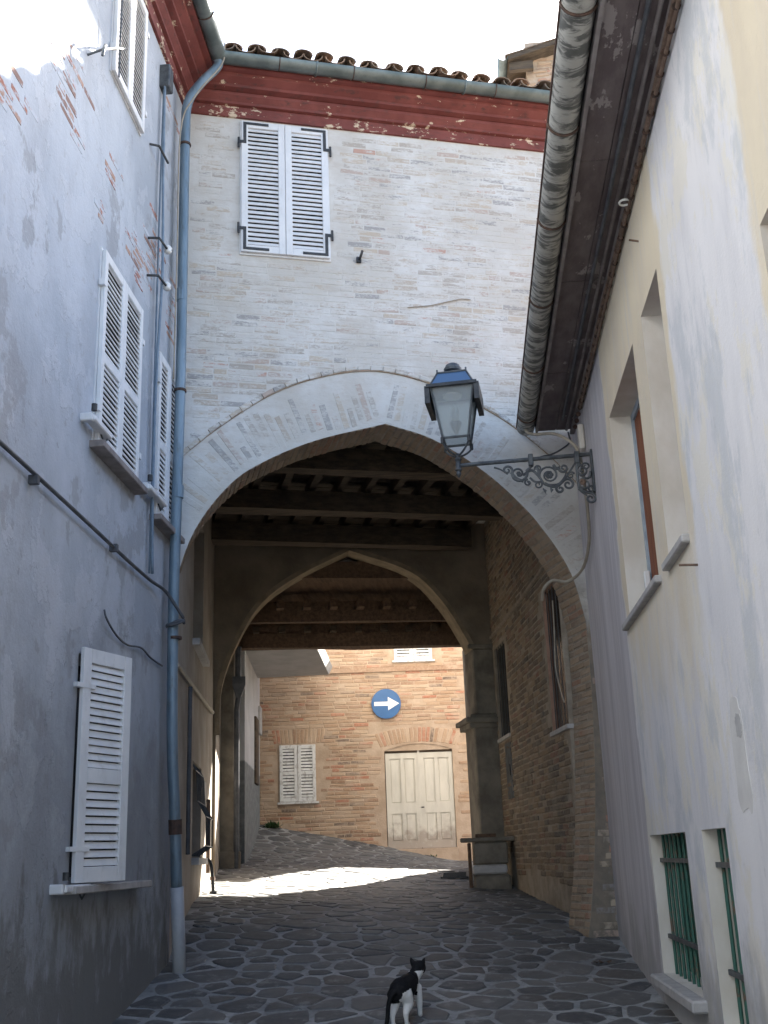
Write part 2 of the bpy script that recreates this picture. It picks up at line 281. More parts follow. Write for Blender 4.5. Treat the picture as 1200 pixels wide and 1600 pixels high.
n = NT('lantern_glass'); n.b.inputs['Transmission Weight'].default_value = 0.75; n.color((0.72, 0.76, 0.76)); n.rough(0.22); n.b.inputs['IOR'].default_value = 1.15; M['glass'] = n.m
n = NT('lantern_roof_reflection'); n.color((0.085, 0.15, 0.25)); n.rough(0.3); n.b.inputs['Metallic'].default_value = 0.2; M['bluereflect'] = n.m  # blue reflection put into the base colour of the metal roof
M['bulb'] = simple('frosted_bulb', (0.70, 0.72, 0.72), (0.76, 0.77, 0.77), 6, 0.2, 0, 0)
n = NT('cat_fur'); at = n.t.nodes.new('ShaderNodeAttribute'); at.attribute_name = 'fur'
f = n.mask(n.math('ADD', at.outputs['Fac'], n.math('MULTIPLY', n.math('SUBTRACT', n.noise(60, detail=5), 0.5), 0.35)), 0.42, 0.58)
n.color(n.mix(f, n.mix(n.noise(90), (0.006, 0.006, 0.007), (0.012, 0.0115, 0.013)), n.mix(n.noise(70), (0.68, 0.67, 0.65), (0.80, 0.79, 0.77)))); n.rough(0.75); n.bump(n.noise(160, n.pos((1, 0.5, 0.5))), 0.6, 0.006)
n.b.inputs['Specular IOR Level'].default_value = 0.2; M['fur'] = n.m
M['eye'] = simple('cat_eye', (0.25, 0.22, 0.04), (0.30, 0.26, 0.05), 6, 0.1, 0, 0)
n = NT('leaf'); n.color(n.mix(n.noise(30), (0.03, 0.07, 0.02), (0.07, 0.12, 0.04))); n.rough(0.7); M['leaf'] = n.m

# ------------------------------------------------------------------ object helpers
def thing(name, label, cat, loc=(0, 0, 0), group=None):
    o = bpy.data.objects.new(name, None); o.location = loc; o.empty_display_size = 0.2; col.objects.link(o)
    o['label'] = label; o['category'] = cat
    if group: o['group'] = group
    return o
def adopt(o, parent):
    if parent is None: return o
    o.parent = parent
    if parent.type == 'EMPTY': o.matrix_parent_inverse = Matrix.Translation(-Vector(parent.location))
    return o
def meshobj(name, me, mat, parent, matrix=None):
    o = bpy.data.objects.new(name, me); col.objects.link(o)
    if mat and not me.materials: me.materials.append(mat)
    adopt(o, parent)
    if matrix is not None: o.matrix_basis = matrix
    return o
class MB:
    def __init__(s): s.v = []; s.f = []
    def add(s, vs, fs):
        k = len(s.v); s.v += [tuple(p) for p in vs]; s.f += [tuple(i + k for i in f) for f in fs]; return s
    def quad(s, a, b, c, d): return s.add([a, b, c, d], [(0, 1, 2, 3)])
    def box(s, lo, hi): return s.obox(Vector(lo), Vector((hi[0] - lo[0], 0, 0)), Vector((0, hi[1] - lo[1], 0)), Vector((0, 0, hi[2] - lo[2])))
    def obox(s, o, a, b, c):
        o, a, b, c = Vector(o), Vector(a), Vector(b), Vector(c)
        if a.cross(b).dot(c) < 0: a, b = b, a
        return s.add([o, o + a, o + a + b, o + b, o + c, o + a + c, o + a + b + c, o + b + c], [(3, 2, 1, 0), (4, 5, 6, 7), (0, 1, 5, 4), (1, 2, 6, 5), (2, 3, 7, 6), (3, 0, 4, 7)])
    def tube(s, path, r, n=8, cap=True):
        path = [Vector(p) for p in path]; rs = r if isinstance(r, (list, tuple)) else [r] * len(path)
        rings = []; prev = None
        for i, p in enumerate(path):
            t = (path[min(i + 1, len(path) - 1)] - path[max(i - 1, 0)])
            t = t.normalized() if t.length > 1e-9 else Vector((0, 0, 1))
            if prev is None:
                u = t.orthogonal().normalized()
            else:
                u = prev - t * prev.dot(t); u = u.normalized() if u.length > 1e-6 else t.orthogonal().normalized()
            prev = u; v = t.cross(u)
            rings.append([p + (u * math.cos(2 * math.pi * k / n) + v * math.sin(2 * math.pi * k / n)) * rs[i] for k in range(n)])
        return s.loft(rings, True, cap)
    def loft(s, rings, closed=True, cap=True):
        n = len(rings[0]); vs = [p for r in rings for p in r]; fs = []
        for i in range(len(rings) - 1):
            for k in range(n if closed else n - 1):
                a = i * n + k; b = i * n + (k + 1) % n
                fs.append((a, b, b + n, a + n))
        if cap and closed: fs += [tuple(reversed(range(n))), tuple(range((len(rings) - 1) * n, len(rings) * n))]
        return s.add(vs, fs)
    def mesh(s, name, smooth=False):
        me = bpy.data.meshes.new(name); me.from_pydata(s.v, [], s.f); me.validate(); me.update()
        if smooth:
            for p in me.polygons: p.use_smooth = True
        return me
    def build(s, name, mat, parent=None, smooth=False, bevel=0.0, fix=False):
        me = s.mesh(name, smooth)
        if bevel or fix:
            bm = bmesh.new(); bm.from_mesh(me)
            if fix: bmesh.ops.recalc_face_normals(bm, faces=bm.faces)
            if bevel: bmesh.ops.bevel(bm, geom=bm.edges[:], offset=bevel, segments=1, affect='EDGES')
            bm.to_mesh(me); bm.free()
        return meshobj(name, me, mat, parent)
def smooth_by_angle(o, deg=40):
    me = o.data
    for p in me.polygons: p.use_smooth = True
    bm = bmesh.new(); bm.from_mesh(me)
    for e in bm.edges:
        if len(e.link_faces) == 2 and e.calc_face_angle(0) > R(deg): e.smooth = False
    bm.to_mesh(me); bm.free(); return o
def tag(o, label, cat=None, group=None, kind=None):
    if label: o['label'] = label
    if cat: o['category'] = cat
    if group: o['group'] = group
    if kind: o['kind'] = kind
    return o
def catmull(pts, n=8):
    out = []
    P = [Vector(p) for p in pts]; P = [P[0] * 2 - P[1]] + P + [P[-1] * 2 - P[-2]]
    for i in range(1, len(P) - 2):
        for k in range(n):
            t = k / n; a, b, c, d = P[i - 1:i + 3]
            out.append(0.5 * ((2 * b) + (c - a) * t + (2 * a - 5 * b + 4 * c - d) * t * t + (3 * b - a - 3 * c + d) * t ** 3))
    out.append(P[-2]); return out
def lerp_tab(tab, x):
    if x <= tab[0][0]: return tab[0][1]
    for (a, fa), (b, fb) in zip(tab, tab[1:]):
        if x <= b: return fa + (fb - fa) * (x - a) / (b - a)
    return tab[-1][1]

# brick meshes (real size, bevelled and jittered), shared by all brick objects
BL, BH, BD = 0.262, 0.056, 0.05
def brick_mesh(name, seed, mat, bev=0.007):
    rnd = random.Random(seed)
    bm = bmesh.new(); bmesh.ops.create_cube(bm, size=1.0)
    for v in bm.verts: v.co = Vector((v.co.x * BL, v.co.y * BD, v.co.z * BH))
    bmesh.ops.bevel(bm, geom=bm.edges[:], offset=bev, segments=1, affect='EDGES')
    jy = .002 if bev > .005 else .0008
    for v in bm.verts: v.co += Vector((rnd.uniform(-.005, .005), rnd.uniform(-jy, jy), rnd.uniform(-.004, .004)))
    me = bpy.data.meshes.new(name); bm.to_mesh(me); bm.free(); me.materials.append(mat); return me
def make_brick_set(mat, bev=0.007): return [brick_mesh('brick', i, mat, bev) for i in range(6)]
def frame(o, u, nrm, v, sx=1, sy=1, sz=1):
    u, nrm, v = Vector(u) * sx, Vector(nrm) * sy, Vector(v) * sz
    return Matrix(((u.x, nrm.x, v.x, o[0]), (u.y, nrm.y, v.y, o[1]), (u.z, nrm.z, v.z, o[2]), (0, 0, 0, 1)))
def place_bricks(mats, meshes, parent, nmax=300, stuff_name='bricks', mat=None):
    """mats: list of (score, matrix). The best nmax become objects; the rest one mesh."""
    mats = sorted(mats, key=lambda t: -t[0])
    for i, (s, m) in enumerate(mats[:nmax]):
        o = bpy.data.objects.new('brick', meshes[i % len(meshes)]); col.objects.link(o); o.parent = parent; o.matrix_basis = m
    rest = mats[nmax:]
    if rest:
        mb = MB(); cache = [([v.co.copy() for v in me.vertices], [tuple(p.vertices) for p in me.polygons]) for me in meshes]
        for i, (s, m) in enumerate(rest):
            vs, fs = cache[i % len(cache)]; mb.add([m @ v for v in vs], fs)
        o = mb.build(stuff_name, mat or meshes[0].materials[0], parent); o['kind'] = 'stuff'
def vis_score(p, nrm, area=1.0):
    d = CAM - Vector(p); L = d.length
    q = Vector(p) - CAM; zc = q.dot(FW)
    if zc < 0.2: return -1
    x = q.dot(RT) / zc * 1730 + 600; y = 800 - q.dot(UP) / zc * 1730
    if not (-20 < x < 1220 and -20 < y < 1620): return -1
    return area * max(0.0, Vector(nrm).dot(d) / L) / (L * L)
def lay(o, u, nrm, width, z0, z1, ok, rnd, pitch=(0.274, 0.0685), proud=(0.003, 0.008), dropout=0.0, wob=0.004):
    """courses of bricks on a vertical plane: o + u*s, outward normal nrm"""
    res = []; z = z0 + pitch[1] / 2; row = 0
    u = Vector(u); nrm = Vector(nrm); o = Vector(o)
    while z < z1:
        s = -rnd.uniform(0, pitch[0])
        while s < width:
            k = 0.5 if rnd.random() < 0.16 else rnd.uniform(0.9, 1.04)
            L = pitch[0] * k; c = s + L / 2; s += L
            if c - L / 2 < 0 or c + L / 2 > width: continue
            zz = z + rnd.uniform(-wob, wob)
            if rnd.random() < dropout or not ok(c, zz, L): continue
            pr = rnd.uniform(*proud)
            p = o + u * c + nrm * (pr - BD / 2) + Vector((0, 0, zz))
            tilt = rnd.uniform(-0.012, 0.012)
            uu = u * math.cos(tilt) + Vector((0, 0, math.sin(tilt))); vv = Vector((0, 0, math.cos(tilt))) - u * math.sin(tilt)
            res.append((vis_score(p, nrm, k), frame(p, uu, nrm, vv, (L - 0.012) / BL, 1, rnd.uniform(0.9, 1.04))))
        z += pitch[1]; row += 1
    return res

def wall_holes(mb, P, us, vs, holes, depth, nrm, u0, u1, v0, v1, reveal=None):
    """P(u,v) -> point; rectangular holes (ua,ub,va,vb); reveal quads into mb or reveal"""
    U = sorted(set([u0, u1] + us + [h[i] for h in holes for i in (0, 1)])); V = sorted(set([v0, v1] + vs + [h[i] for h in holes for i in (2, 3)]))
    for a, b in zip(U, U[1:]):
        for c, d in zip(V, V[1:]):
            m, k = (a + b) / 2, (c + d) / 2
            if any(h[0] < m < h[1] and h[2] < k < h[3] for h in holes): continue
            mb.quad(P(a, c), P(b, c), P(b, d), P(a, d))
    rb = reveal or mb
    for (a, b, c, d) in holes:
        i = -Vector(nrm) * depth
        for p, q in (((a, c), (b, c)), ((b, c), (b, d)), ((b, d), (a, d)), ((a, d), (a, c))):
            A, B = Vector(P(*p)), Vector(P(*q)); rb.quad(A, B, B + i, A + i)

# shutters ---------------------------------------------------------
def shutter_leaf(parent, o, u, nrm, w, h, panels, mats='shutter', fw=0.055, slat_pitch=0.05, th=0.032, tilt=65, gap_depth=0.0):
    """one louvred leaf: frame mesh (part) with slats (sub-parts). o = lower left outer corner at the back face"""
    u = Vector(u); nrm = Vector(nrm); zv = Vector((0, 0, 1)); o = Vector(o); mat = M[mats]
    mb = MB()
    mb.obox(o, u * fw, nrm * th, zv * h); mb.obox(o + u * (w - fw), u * fw, nrm * th, zv * h)
    iw = w - 2 * fw
    edges = [0.0] + list(panels) + [1.0]      # rail centres as fraction
    rails = []
    for i, e in enumerate(edges):
        rh = fw * 1.15
        zc = min(max(e * h, rh / 2), h - rh / 2)
        mb.obox(o + u * fw + zv * (zc - rh / 2) + nrm * 0.001, u * iw, nrm * (th - 0.002), zv * rh); rails.append((zc - rh / 2, zc + rh / 2))
    lf = mb.build('shutter', mat, parent, bevel=0.003)
    me = SLAT.get((round(iw, 3), mats))
    if me is None:
        s = MB(); s.box((-iw / 2 - 0.004, -0.0225, -0.004), (iw / 2 + 0.004, 0.0225, 0.004)); me = s.mesh('slat'); me.materials.append(mat); SLAT[(round(iw, 3), mats)] = me
    t = R(tilt)
    for (a, b) in zip(rails, rails[1:]):
        z0, z1 = a[1], b[0]; n = max(2, int((z1 - z0) / slat_pitch))
        for i in range(n):
            zc = z0 + (i + 0.5) * (z1 - z0) / n
            tt = t + random.uniform(-0.07, 0.07)
            nn = nrm * math.cos(tt) - zv * math.sin(tt); vv = zv * math.cos(tt) + nrm * math.sin(tt)
            sl = bpy.data.objects.new('slat', me); col.objects.link(sl); sl.parent = lf
            sl.matrix_basis = frame(o + u * (w / 2) + nrm * (th * 0.48) + zv * zc, u, nn, vv)
    # near-black sheet stands in for the unlit room behind the louvres
    bk = MB(); bk.quad(o + u * fw * .9 + nrm * 0.0015, o + u * (w - fw * .9) + nrm * 0.0015, o + u * (w - fw * .9) + nrm * 0.0015 + zv * h * .99, o + u * fw * .9 + nrm * 0.0015 + zv * h * .99)
    bk.build('louvre_dark_sheet', M['darkglass'], lf)
    return lf
SLAT = {}

# ------------------------------------------------------------------ ground
G = [(-60, -3.0), (0, 0.0), (6, 0.33), (8.2, 0.56), (9.7, 0.745), (11, 0.95), (12.3, 1.09), (15, 1.23), (16, 1.33), (17, 1.41), (19, 1.47), (21, 1.53), (30, 2.0), (300, 8)]
def gz(x, y):
    t = min(max((y - 8) / 3, 0), 1) * 0.06
    z = lerp_tab(G, y) - t * max(min(x, 3), -6)
    if y > 17:
        k = min((y - 17) / 4, 1.6)
        z += k ** 1.7 * min(max(0, -0.35 - x) / 3.4, 2.0) * 0.60
    return z
xs = [-300, -120, -60, -30, -15, -8, -5] + [-4.4 + 0.3 * i for i in range(24)] + [4, 8, 15, 30, 60, 120, 300]
ys = [-200, -100, -50, -20, -8, -2, 2, 5] + [6 + 0.4 * i for i in range(45)] + [26, 30, 40, 60, 100, 200, 300]
mb = MB(); nx = len(xs)
mb.add([(x, y, gz(x, y)) for y in ys for x in xs], [(j * nx + i, j * nx + i + 1, (j + 1) * nx + i + 1, (j + 1) * nx + i) for j in range(len(ys) - 1) for i in range(nx - 1)])
street = mb.build('street', M['mortar'], None, smooth=True); tag(street, None, kind='structure')

# paving stones: relaxed voronoi cells, shrunk to leave a mortar joint
rnd = random.Random(3)
pts = []
X0, X1, Y0, Y1 = -4.2, 1.6, 6.6, 21.4
def spacing(y): return 0.34
tries = 0
grid = {}
while tries < 26000:
    tries += 1
    x, y = rnd.uniform(X0, X1), rnd.uniform(Y0, Y1); rr = rnd.uniform(0.18, 0.33) if rnd.random() < 0.65 else rnd.uniform(0.13, 0.2)
    k = (int(x / .4), int(y / .4)); good = True
    for i in (-1, 0, 1):
        for j in (-1, 0, 1):
            for (a, b, r2) in grid.get((k[0] + i, k[1] + j), ()):
                if math.hypot((a - x) * 0.85, b - y) < (rr + r2) / 2: good = False; break
            if not good: break
        if not good: break
    if good: grid.setdefault(k, []).append((x, y, rr)); pts.append((x, y, rr))
def clip(poly, px, py, nx_, ny_):
    out = []
    for i in range(len(poly)):
        a, b = poly[i], poly[(i + 1) % len(poly)]
        da = (a[0] - px) * nx_ + (a[1] - py) * ny_; db = (b[0] - px) * nx_ + (b[1] - py) * ny_
        if da <= 0: out.append(a)
        if da * db < 0:
            t = da / (da - db); out.append((a[0] + (b[0] - a[0]) * t, a[1] + (b[1] - a[1]) * t))
    return out
stones = []
for (x, y, rr) in pts:
    poly = [(x - .5, y - .5), (x + .5, y - .5), (x + .5, y + .5), (x - .5, y + .5)]
    k = (int(x / .4), int(y / .4)); jt = rnd.uniform(0.010, 0.036)
    for i in range(-3, 4):
        for j in range(-3, 4):
            for (a, b, r2) in grid.get((k[0] + i, k[1] + j), ()):
                if (a, b) == (x, y): continue
                dx, dy = a - x, b - y; L = math.hypot(dx, dy)
                if L > 1.0: continue
                f = 0.5 * L + (rr - r2) * 0.25 - jt
                poly = clip(poly, x + dx / L * f, y + dy / L * f, dx / L, dy / L)
                if len(poly) < 3: break
            if len(poly) < 3: break
        if len(poly) < 3: break
    if len(poly) < 3: continue
    # round the corners: chaikin cut, then wobble
    q = []
    for i in range(len(poly)):
        a, b = poly[i], poly[(i + 1) % len(poly)]
        c1, c2 = rnd.uniform(.12, .26), rnd.uniform(.12, .26)
        q.append((a[0] + (b[0] - a[0]) * c1, a[1] + (b[1] - a[1]) * c1)); q.append((a[0] + (b[0] - a[0]) * (1 - c2), a[1] + (b[1] - a[1]) * (1 - c2)))
    cx = sum(p[0] for p in q) / len(q); cy = sum(p[1] for p in q) / len(q)
    ar = abs(sum(q[i][0] * q[(i + 1) % len(q)][1] - q[(i + 1) % len(q)][0] * q[i][1] for i in range(len(q)))) / 2
    if ar < 0.008: continue
    q = [(px + rnd.uniform(-.012, .012), py + rnd.uniform(-.012, .012)) for px, py in q]
    if sum(q[i][0] * q[(i + 1) % len(q)][1] - q[(i + 1) % len(q)][0] * q[i][1] for i in range(len(q))) < 0: q.reverse()
    stones.append((cx, cy, ar, q, rnd.uniform(0.003, 0.010), rnd.uniform(-.012, .012), rnd.uniform(-.012, .012)))
def stone_geo(mb, s):
    cx, cy, ar, q, h, tx, ty = s; n = len(q)
    def pt(px, py, k, hh):
        X, Y = cx + (px - cx) * k, cy + (py - cy) * k
        return (X, Y, gz(X, Y) + hh + (X - cx) * tx + (Y - cy) * ty)
    r0 = [pt(a, b, 1.03, -0.02) for a, b in q]; r1 = [pt(a, b, 1.0, h * 0.35) for a, b in q]; r2 = [pt(a, b, 0.90, h) for a, b in q]
    k = len(mb.v); mb.v += r0 + r1 + r2 + [pt(cx, cy, 1, h + 0.003)]
    for j in (0, 1):
        for i in range(n):
            a = k + j * n + i; b = k + j * n + (i + 1) % n; mb.f.append((a, b, b + n, a + n))
    for i in range(n): mb.f.append((k + 2 * n + i, k + 2 * n + (i + 1) % n, k + 3 * n))
def inside_street(x, y):
    if y < 9.9: return -2.62 < x < 1.3
    return (-2.62 - (y - 9.95) * 0.155 - (0 if y < 17 else .2)) < x < (1.25 - max(0, y - 11) * 0.141 if y < 17.4 else 1.5)
sc_st = sorted([(vis_score((s[0], s[1], gz(s[0], s[1])), (0, -0.12, 0.99), s[2]), s) for s in stones if inside_street(s[0], s[1])], key=lambda t: -t[0])
rest = MB()
for i, (v, s) in enumerate(sc_st):
    if i < 300:
        m = MB(); stone_geo(m, s); o = m.build('paving_stone', M['stone'], street, smooth=False)
    else: stone_geo(rest, s)
o = rest.build('paving_stones', M['stone'], street); o['kind'] = 'stuff'

# ------------------------------------------------------------------ arch building
A = R(17.15); FD = Vector((math.cos(A), math.sin(A), 0)); FN = Vector((-math.sin(A), math.cos(A), 0)); F0 = Vector((-2.6, 9.83, 0))
OUTN = -FN
def FP(s, off, z): return F0 + FD * s + FN * off + Vector((0, 0, z))
arch_b = thing('arch_building', 'limewashed brick building with a pointed archway bridging the street', 'building', FP(2.0, 0, 0.9))
arch_pts = [(-0.06, 3.55), (0.0, 4.13), (0.168, 4.67), (0.49, 5.13), (0.825, 5.385), (1.348, 5.635), (2.062, 5.85)]
arch_pts2 = [(2.062, 5.85), (2.566, 5.70), (3.098, 5.365), (3.485, 5.007), (3.685, 4.754), (3.83, 4.53), (3.955, 4.25), (4.045, 3.824)]
jamb_pts = [(4.045, 3.824), (4.04, 3.2), (4.0, 2.4), (3.93, 1.7), (3.85, 1.2), (3.76, 0.75)]
lc = [(p.x, p.y) for p in catmull([(a, b, 0) for a, b in arch_pts], 5)]; rc = [(p.x, p.y) for p in catmull([(a, b, 0) for a, b in arch_pts2], 5)]; jc = [(p.x, p.y) for p in catmull([(a, b, 0) for a, b in jamb_pts], 3)]
curve = lc + rc[1:] + jc[1:]
TOPZ = 9.80; SR = 4.45; TH = 0.5
mb = MB()
for off, rev in ((0.0, False), (TH, True)):
    for (a, b) in zip(lc + rc[1:], (lc + rc[1:])[1:]):
        q = [FP(a[0], off, a[1]), FP(b[0], off, b[1]), FP(b[0], off, TOPZ), FP(a[0], off, TOPZ)]
        mb.add(q if not rev else q[::-1], [(0, 1, 2, 3)])
    c0 = rc[-1]; q = [FP(c0[0], off, c0[1]), FP(SR, off, c0[1]), FP(SR, off, TOPZ), FP(c0[0], off, TOPZ)]; mb.add(q if not rev else q[::-1], [(0, 1, 2, 3)])
    for (a, b) in zip(jc, jc[1:]):
        q = [FP(b[0], off, b[1]), FP(SR, off, b[1]), FP(SR, off, a[1]), FP(a[0], off, a[1])]; mb.add(q if not rev else q[::-1], [(0, 1, 2, 3)])
facade = mb.build('facade', M['wash_mortar'], arch_b)
mb = MB()
for (a, b) in zip(curve, curve[1:]): mb.quad(FP(a[0], 0, a[1]), FP(a[0], TH, a[1]), FP(b[0], TH, b[1]), FP(b[0], 0, b[1]))
mb.build('arch_soffit', M['pass_mortar'], arch_b)

# hood line above the arch ring
hood_pts = [(-0.05, 5.33), (0.012, 5.39), (0.419, 5.756), (0.937, 6.13), (1.467, 6.35), (2.0, 6.435), (2.557, 6.33), (3.112, 6.093), (3.508, 5.842), (3.9, 5.5), (4.3, 5.05)]
hood = [(p.x, p.y) for p in catmull([(a, b, 0) for a, b in hood_pts], 6)]
def hood_z(s): return lerp_tab(hood, s)
def arch_z(s):
    if s >= 4.045: return -9
    return lerp_tab(sorted(lc + rc[1:]), s)
def resample(path, step):
    out = []; acc = 0; d = 0
    P = [Vector((a, b, 0)) for a, b in path]
    for a, b in zip(P, P[1:]):
        L = (b - a).length
        while d <= acc + L:
            t = (d - acc) / L; p = a.lerp(b, t); out.append((p.x, p.y, (b - a).normalized())); d += step
        acc += L
    return out
rb = random.Random(11)
fb = []
def okf(c, z, L):
    if z < hood_z(c) + 0.06 and 0 < c < 4.3 and z > 3.9: return False
    if z <= 3.9: return c - L / 2 > (lerp_tab(sorted([(b, a) for a, b in jc]), z) + 0.0)
    if 0.56 < c < 1.55 and 7.62 < z < 9.3: return False
    if c - L / 2 < 1.53 and c + L / 2 > 0.58 and 7.62 < z < 9.3: return False
    return True
fb += lay(F0, FD, OUTN, SR, 6.9 - 0.0685 * 90, 9.26, okf, rb, proud=(0.0012, 0.0035), dropout=0.03)
# voussoirs on the ring face
ring = resample(lc + rc[1:], 0.085); vb = []
for i, (s, z, t) in enumerate(ring):
    nn = Vector((-t.y, t.x, 0));
    if nn.y < 0: nn = -nn
    span = 0.28 if rb.random() < .5 else 0.40
    start = rb.uniform(0.02, 0.10)
    for L in ((span,) if rb.random() < 0.8 else (span * 0.5,)):
        c = Vector((s, z, 0)) + nn * (start + L / 2)
        if c.y > hood_z(c.x) - 0.05 or c.x < 0.05 or c.x > 4.2: continue
        u = FD * nn.x + Vector((0, 0, nn.y)); v = FD * t.x + Vector((0, 0, t.y))
        p = FP(c.x, -(rb.uniform(0.0015, 0.004) - BD / 2), c.y)
        vb.append((vis_score(p, OUTN, 1.2), frame(p, u, OUTN, v, L / BL, 1, rb.uniform(0.95, 1.1))))
wash_set = make_brick_set(M['wash_brick'], 0.003)
place_bricks(fb, wash_set, facade, 215, 'wall_bricks')
place_bricks(vb, make_brick_set(M['wash_voussoir'], 0.003), facade, 85, 'ring_bricks')
# hood moulding: separate bricks on edge
hs = make_brick_set(M['wash_brick'])
hoodpart = MB()
hl = []
for (s, z, t) in resample(hood, 0.132):
    if s < 0.02: continue
    u = FD * t.x + Vector((0, 0, t.y)); nn = Vector((-t.y, t.x, 0)); v = FD * nn.x + Vector((0, 0, nn.y))
    p = FP(s, -(0.022 - BD / 2) + rb.uniform(-.005, .005), z + 0.02)
    hl.append((vis_score(p, OUTN), frame(p, u, OUTN, v, 0.122 / BL, 1, rb.uniform(0.75, 0.95))))
hm = MB()
for a, b in zip(hood, hood[1:]):
    hm.obox(FP(a[0], -0.012, a[1] - 0.016), FP(b[0], -0.012, b[1] - 0.016) - FP(a[0], -0.012, a[1] - 0.016), FN * 0.03, (0, 0, 0.016))
hmo = hm.build('hood_mould', M['ringbrick'], arch_b)
place_bricks(hl, hs, hmo, 60)
# soffit bricks of the arch
sb = []
for (s, z, t) in resample(curve, 0.074):
    nn = Vector((-t.y, t.x, 0))        # points out of the opening on the left..right run
    inn = FD * (-nn.x) + Vector((0, 0, -nn.y))
    if (Vector((2.06, 3.0, 0)) - Vector((s, z, 0))).dot(-nn) < 0: inn = -inn
    v = FD * t.x + Vector((0, 0, t.y))
    sp = rb.choice([(0.0, 0.25, 0.5), (0.0, 0.13, 0.37, 0.5)])
    for a, b in zip(sp, sp[1:]):
        p = FP(s, (a + b) / 2, z) + inn * (rb.uniform(0.002, 0.012) - BD / 2)
        sb.append((vis_score(p, inn, (b - a) / .25), frame(p, FN, inn, v, (b - a - 0.012) / BL, 1, rb.uniform(0.95, 1.08))))
sof = [o for o in arch_b.children if o.name.startswith('arch_soffit')][0]
place_bricks(sb, make_brick_set(M['ringbrick']), sof, 240, 'soffit_bricks')

# cornice swept along facade, then gutter
prof = [(0.0, 9.30), (0.03, 9.30), (0.045, 9.41), (0.04, 9.42), (0.08, 9.425), (0.085, 9.45), (0.13, 9.50), (0.135, 9.53), (0.125, 9.54), (0.20, 9.55), (0.205, 9.58), (0.28, 9.62), (0.285, 9.66), (0.35, 9.665), (0.35, 9.78), (0.0, 9.78)]
def sweep(prof, A_, B_, nA, nB, name, mat, parent):
    """prof (out,z): swept from point A_ to B_, outward directions nA, nB (mitre vectors)"""
    r0 = [Vector(A_) + Vector(nA) * o_ + Vector((0, 0, z)) for o_, z in prof]; r1 = [Vector(B_) + Vector(nB) * o_ + Vector((0, 0, z)) for o_, z in prof]
    m = MB(); m.loft([r0, r1], True, True); return m.build(name, mat, parent, fix=True)
XL, XR = -2.6, 1.3
# mitre at inner corner between left wall (normal +x) and facade (normal OUTN)
nl = Vector((1, 0, 0)); h = (nl + OUTN); mit = h / (h.dot(nl))
sweep(prof, F0, FP(SR, 0, 0), mit, OUTN, 'cornice', M['cornice'], arch_b)
def half_gutter(path, r, th, name, mat, parent, side, n=10):
    """open half round gutter along a 2 point path; side = horizontal outward dir"""
    a, b = Vector(path[0]), Vector(path[1]); S = Vector(side); m = MB()
    def ring(p, rr): return [p + S * (rr * math.cos(math.pi + math.pi * k / n)) + Vector((0, 0, rr * math.sin(math.pi + math.pi * k / n))) for k in range(n + 1)]
    o0, o1, i0, i1 = ring(a, r), ring(b, r), ring(a, r - th), ring(b, r - th)
    m.loft([o0 + i0[::-1], o1 + i1[::-1]], True, True); o = m.build(name, mat, parent, fix=True)
    smooth_by_angle(o, 50); return o
GO = 0.42; gzc = 9.745
gut = half_gutter([F0 + mit * GO + Vector((0, 0, gzc)), FP(SR, -GO, gzc)], 0.085, 0.006, 'gutter', M['zinc'], arch_b, OUTN)
for s in (0.95, 1.75, 2.55, 3.35, 4.0):
    m = MB(); m.tube([FP(s, -GO - 0.09 * math.cos(t), gzc - 0.09 * math.sin(t)) for t in [math.pi * k / 10 for k in range(11)]], 0.006, 5); m.build('gutter_strap', M['strap'], gut)
for s in (1.35, 3.0):
    m = MB(); m.tube([FP(s, -GO - 0.088 * math.cos(t), gzc - 0.088 * math.sin(t)) for t in [math.pi * k / 10 for k in range(11)]], 0.012, 6); m.build('gutter_joint', M['zinc'], gut)
# roof: deck and barrel tiles
PIT = math.tan(R(16)); RO = 3.9
mb = MB(); e0 = -0.42
mb.obox(FP(-1.2, e0 + .06, TOPZ - 0.02), FD * 6.8, FN * (RO - e0) + Vector((0, 0, (RO - e0) * PIT)), (0, 0, 0.05))
mb.obox(FP(-1.2, RO + 0.06, TOPZ - 0.02 + (RO - e0) * PIT), FD * 6.8, FN * (RO - e0) - Vector((0, 0, (RO - e0) * PIT)), (0, 0, 0.05))
roof = mb.build('roof', M['pass_mortar'], arch_b)
def tile_mesh(r, L, th, flip, mat, n=7):
    m = MB()
    def arc(rr, y): return [Vector((rr * math.cos(math.pi * k / n), y, (rr * math.sin(math.pi * k / n)) * (0.55 if not flip else -0.6))) for k in range(n + 1)]
    m.loft([arc(r, 0) + arc(r - th, 0)[::-1], arc(r * .82, L) + arc(r * .82 - th, L)[::-1]], True, True)
    me = m.mesh('roof_tile'); bm = bmesh.new(); bm.from_mesh(me); bmesh.ops.recalc_face_normals(bm, faces=bm.faces); bm.to_mesh(me); bm.free(); me.materials.append(mat)
    return me
cover = tile_mesh(0.10, 0.46, 0.016, False, M['tile']); pan = tile_mesh(0.11, 0.46, 0.014, True, M['tile'])
rdir = (FN + Vector((0, 0, PIT))).normalized(); rup = FD.cross(rdir)
if rup.z < 0: rup = -rup
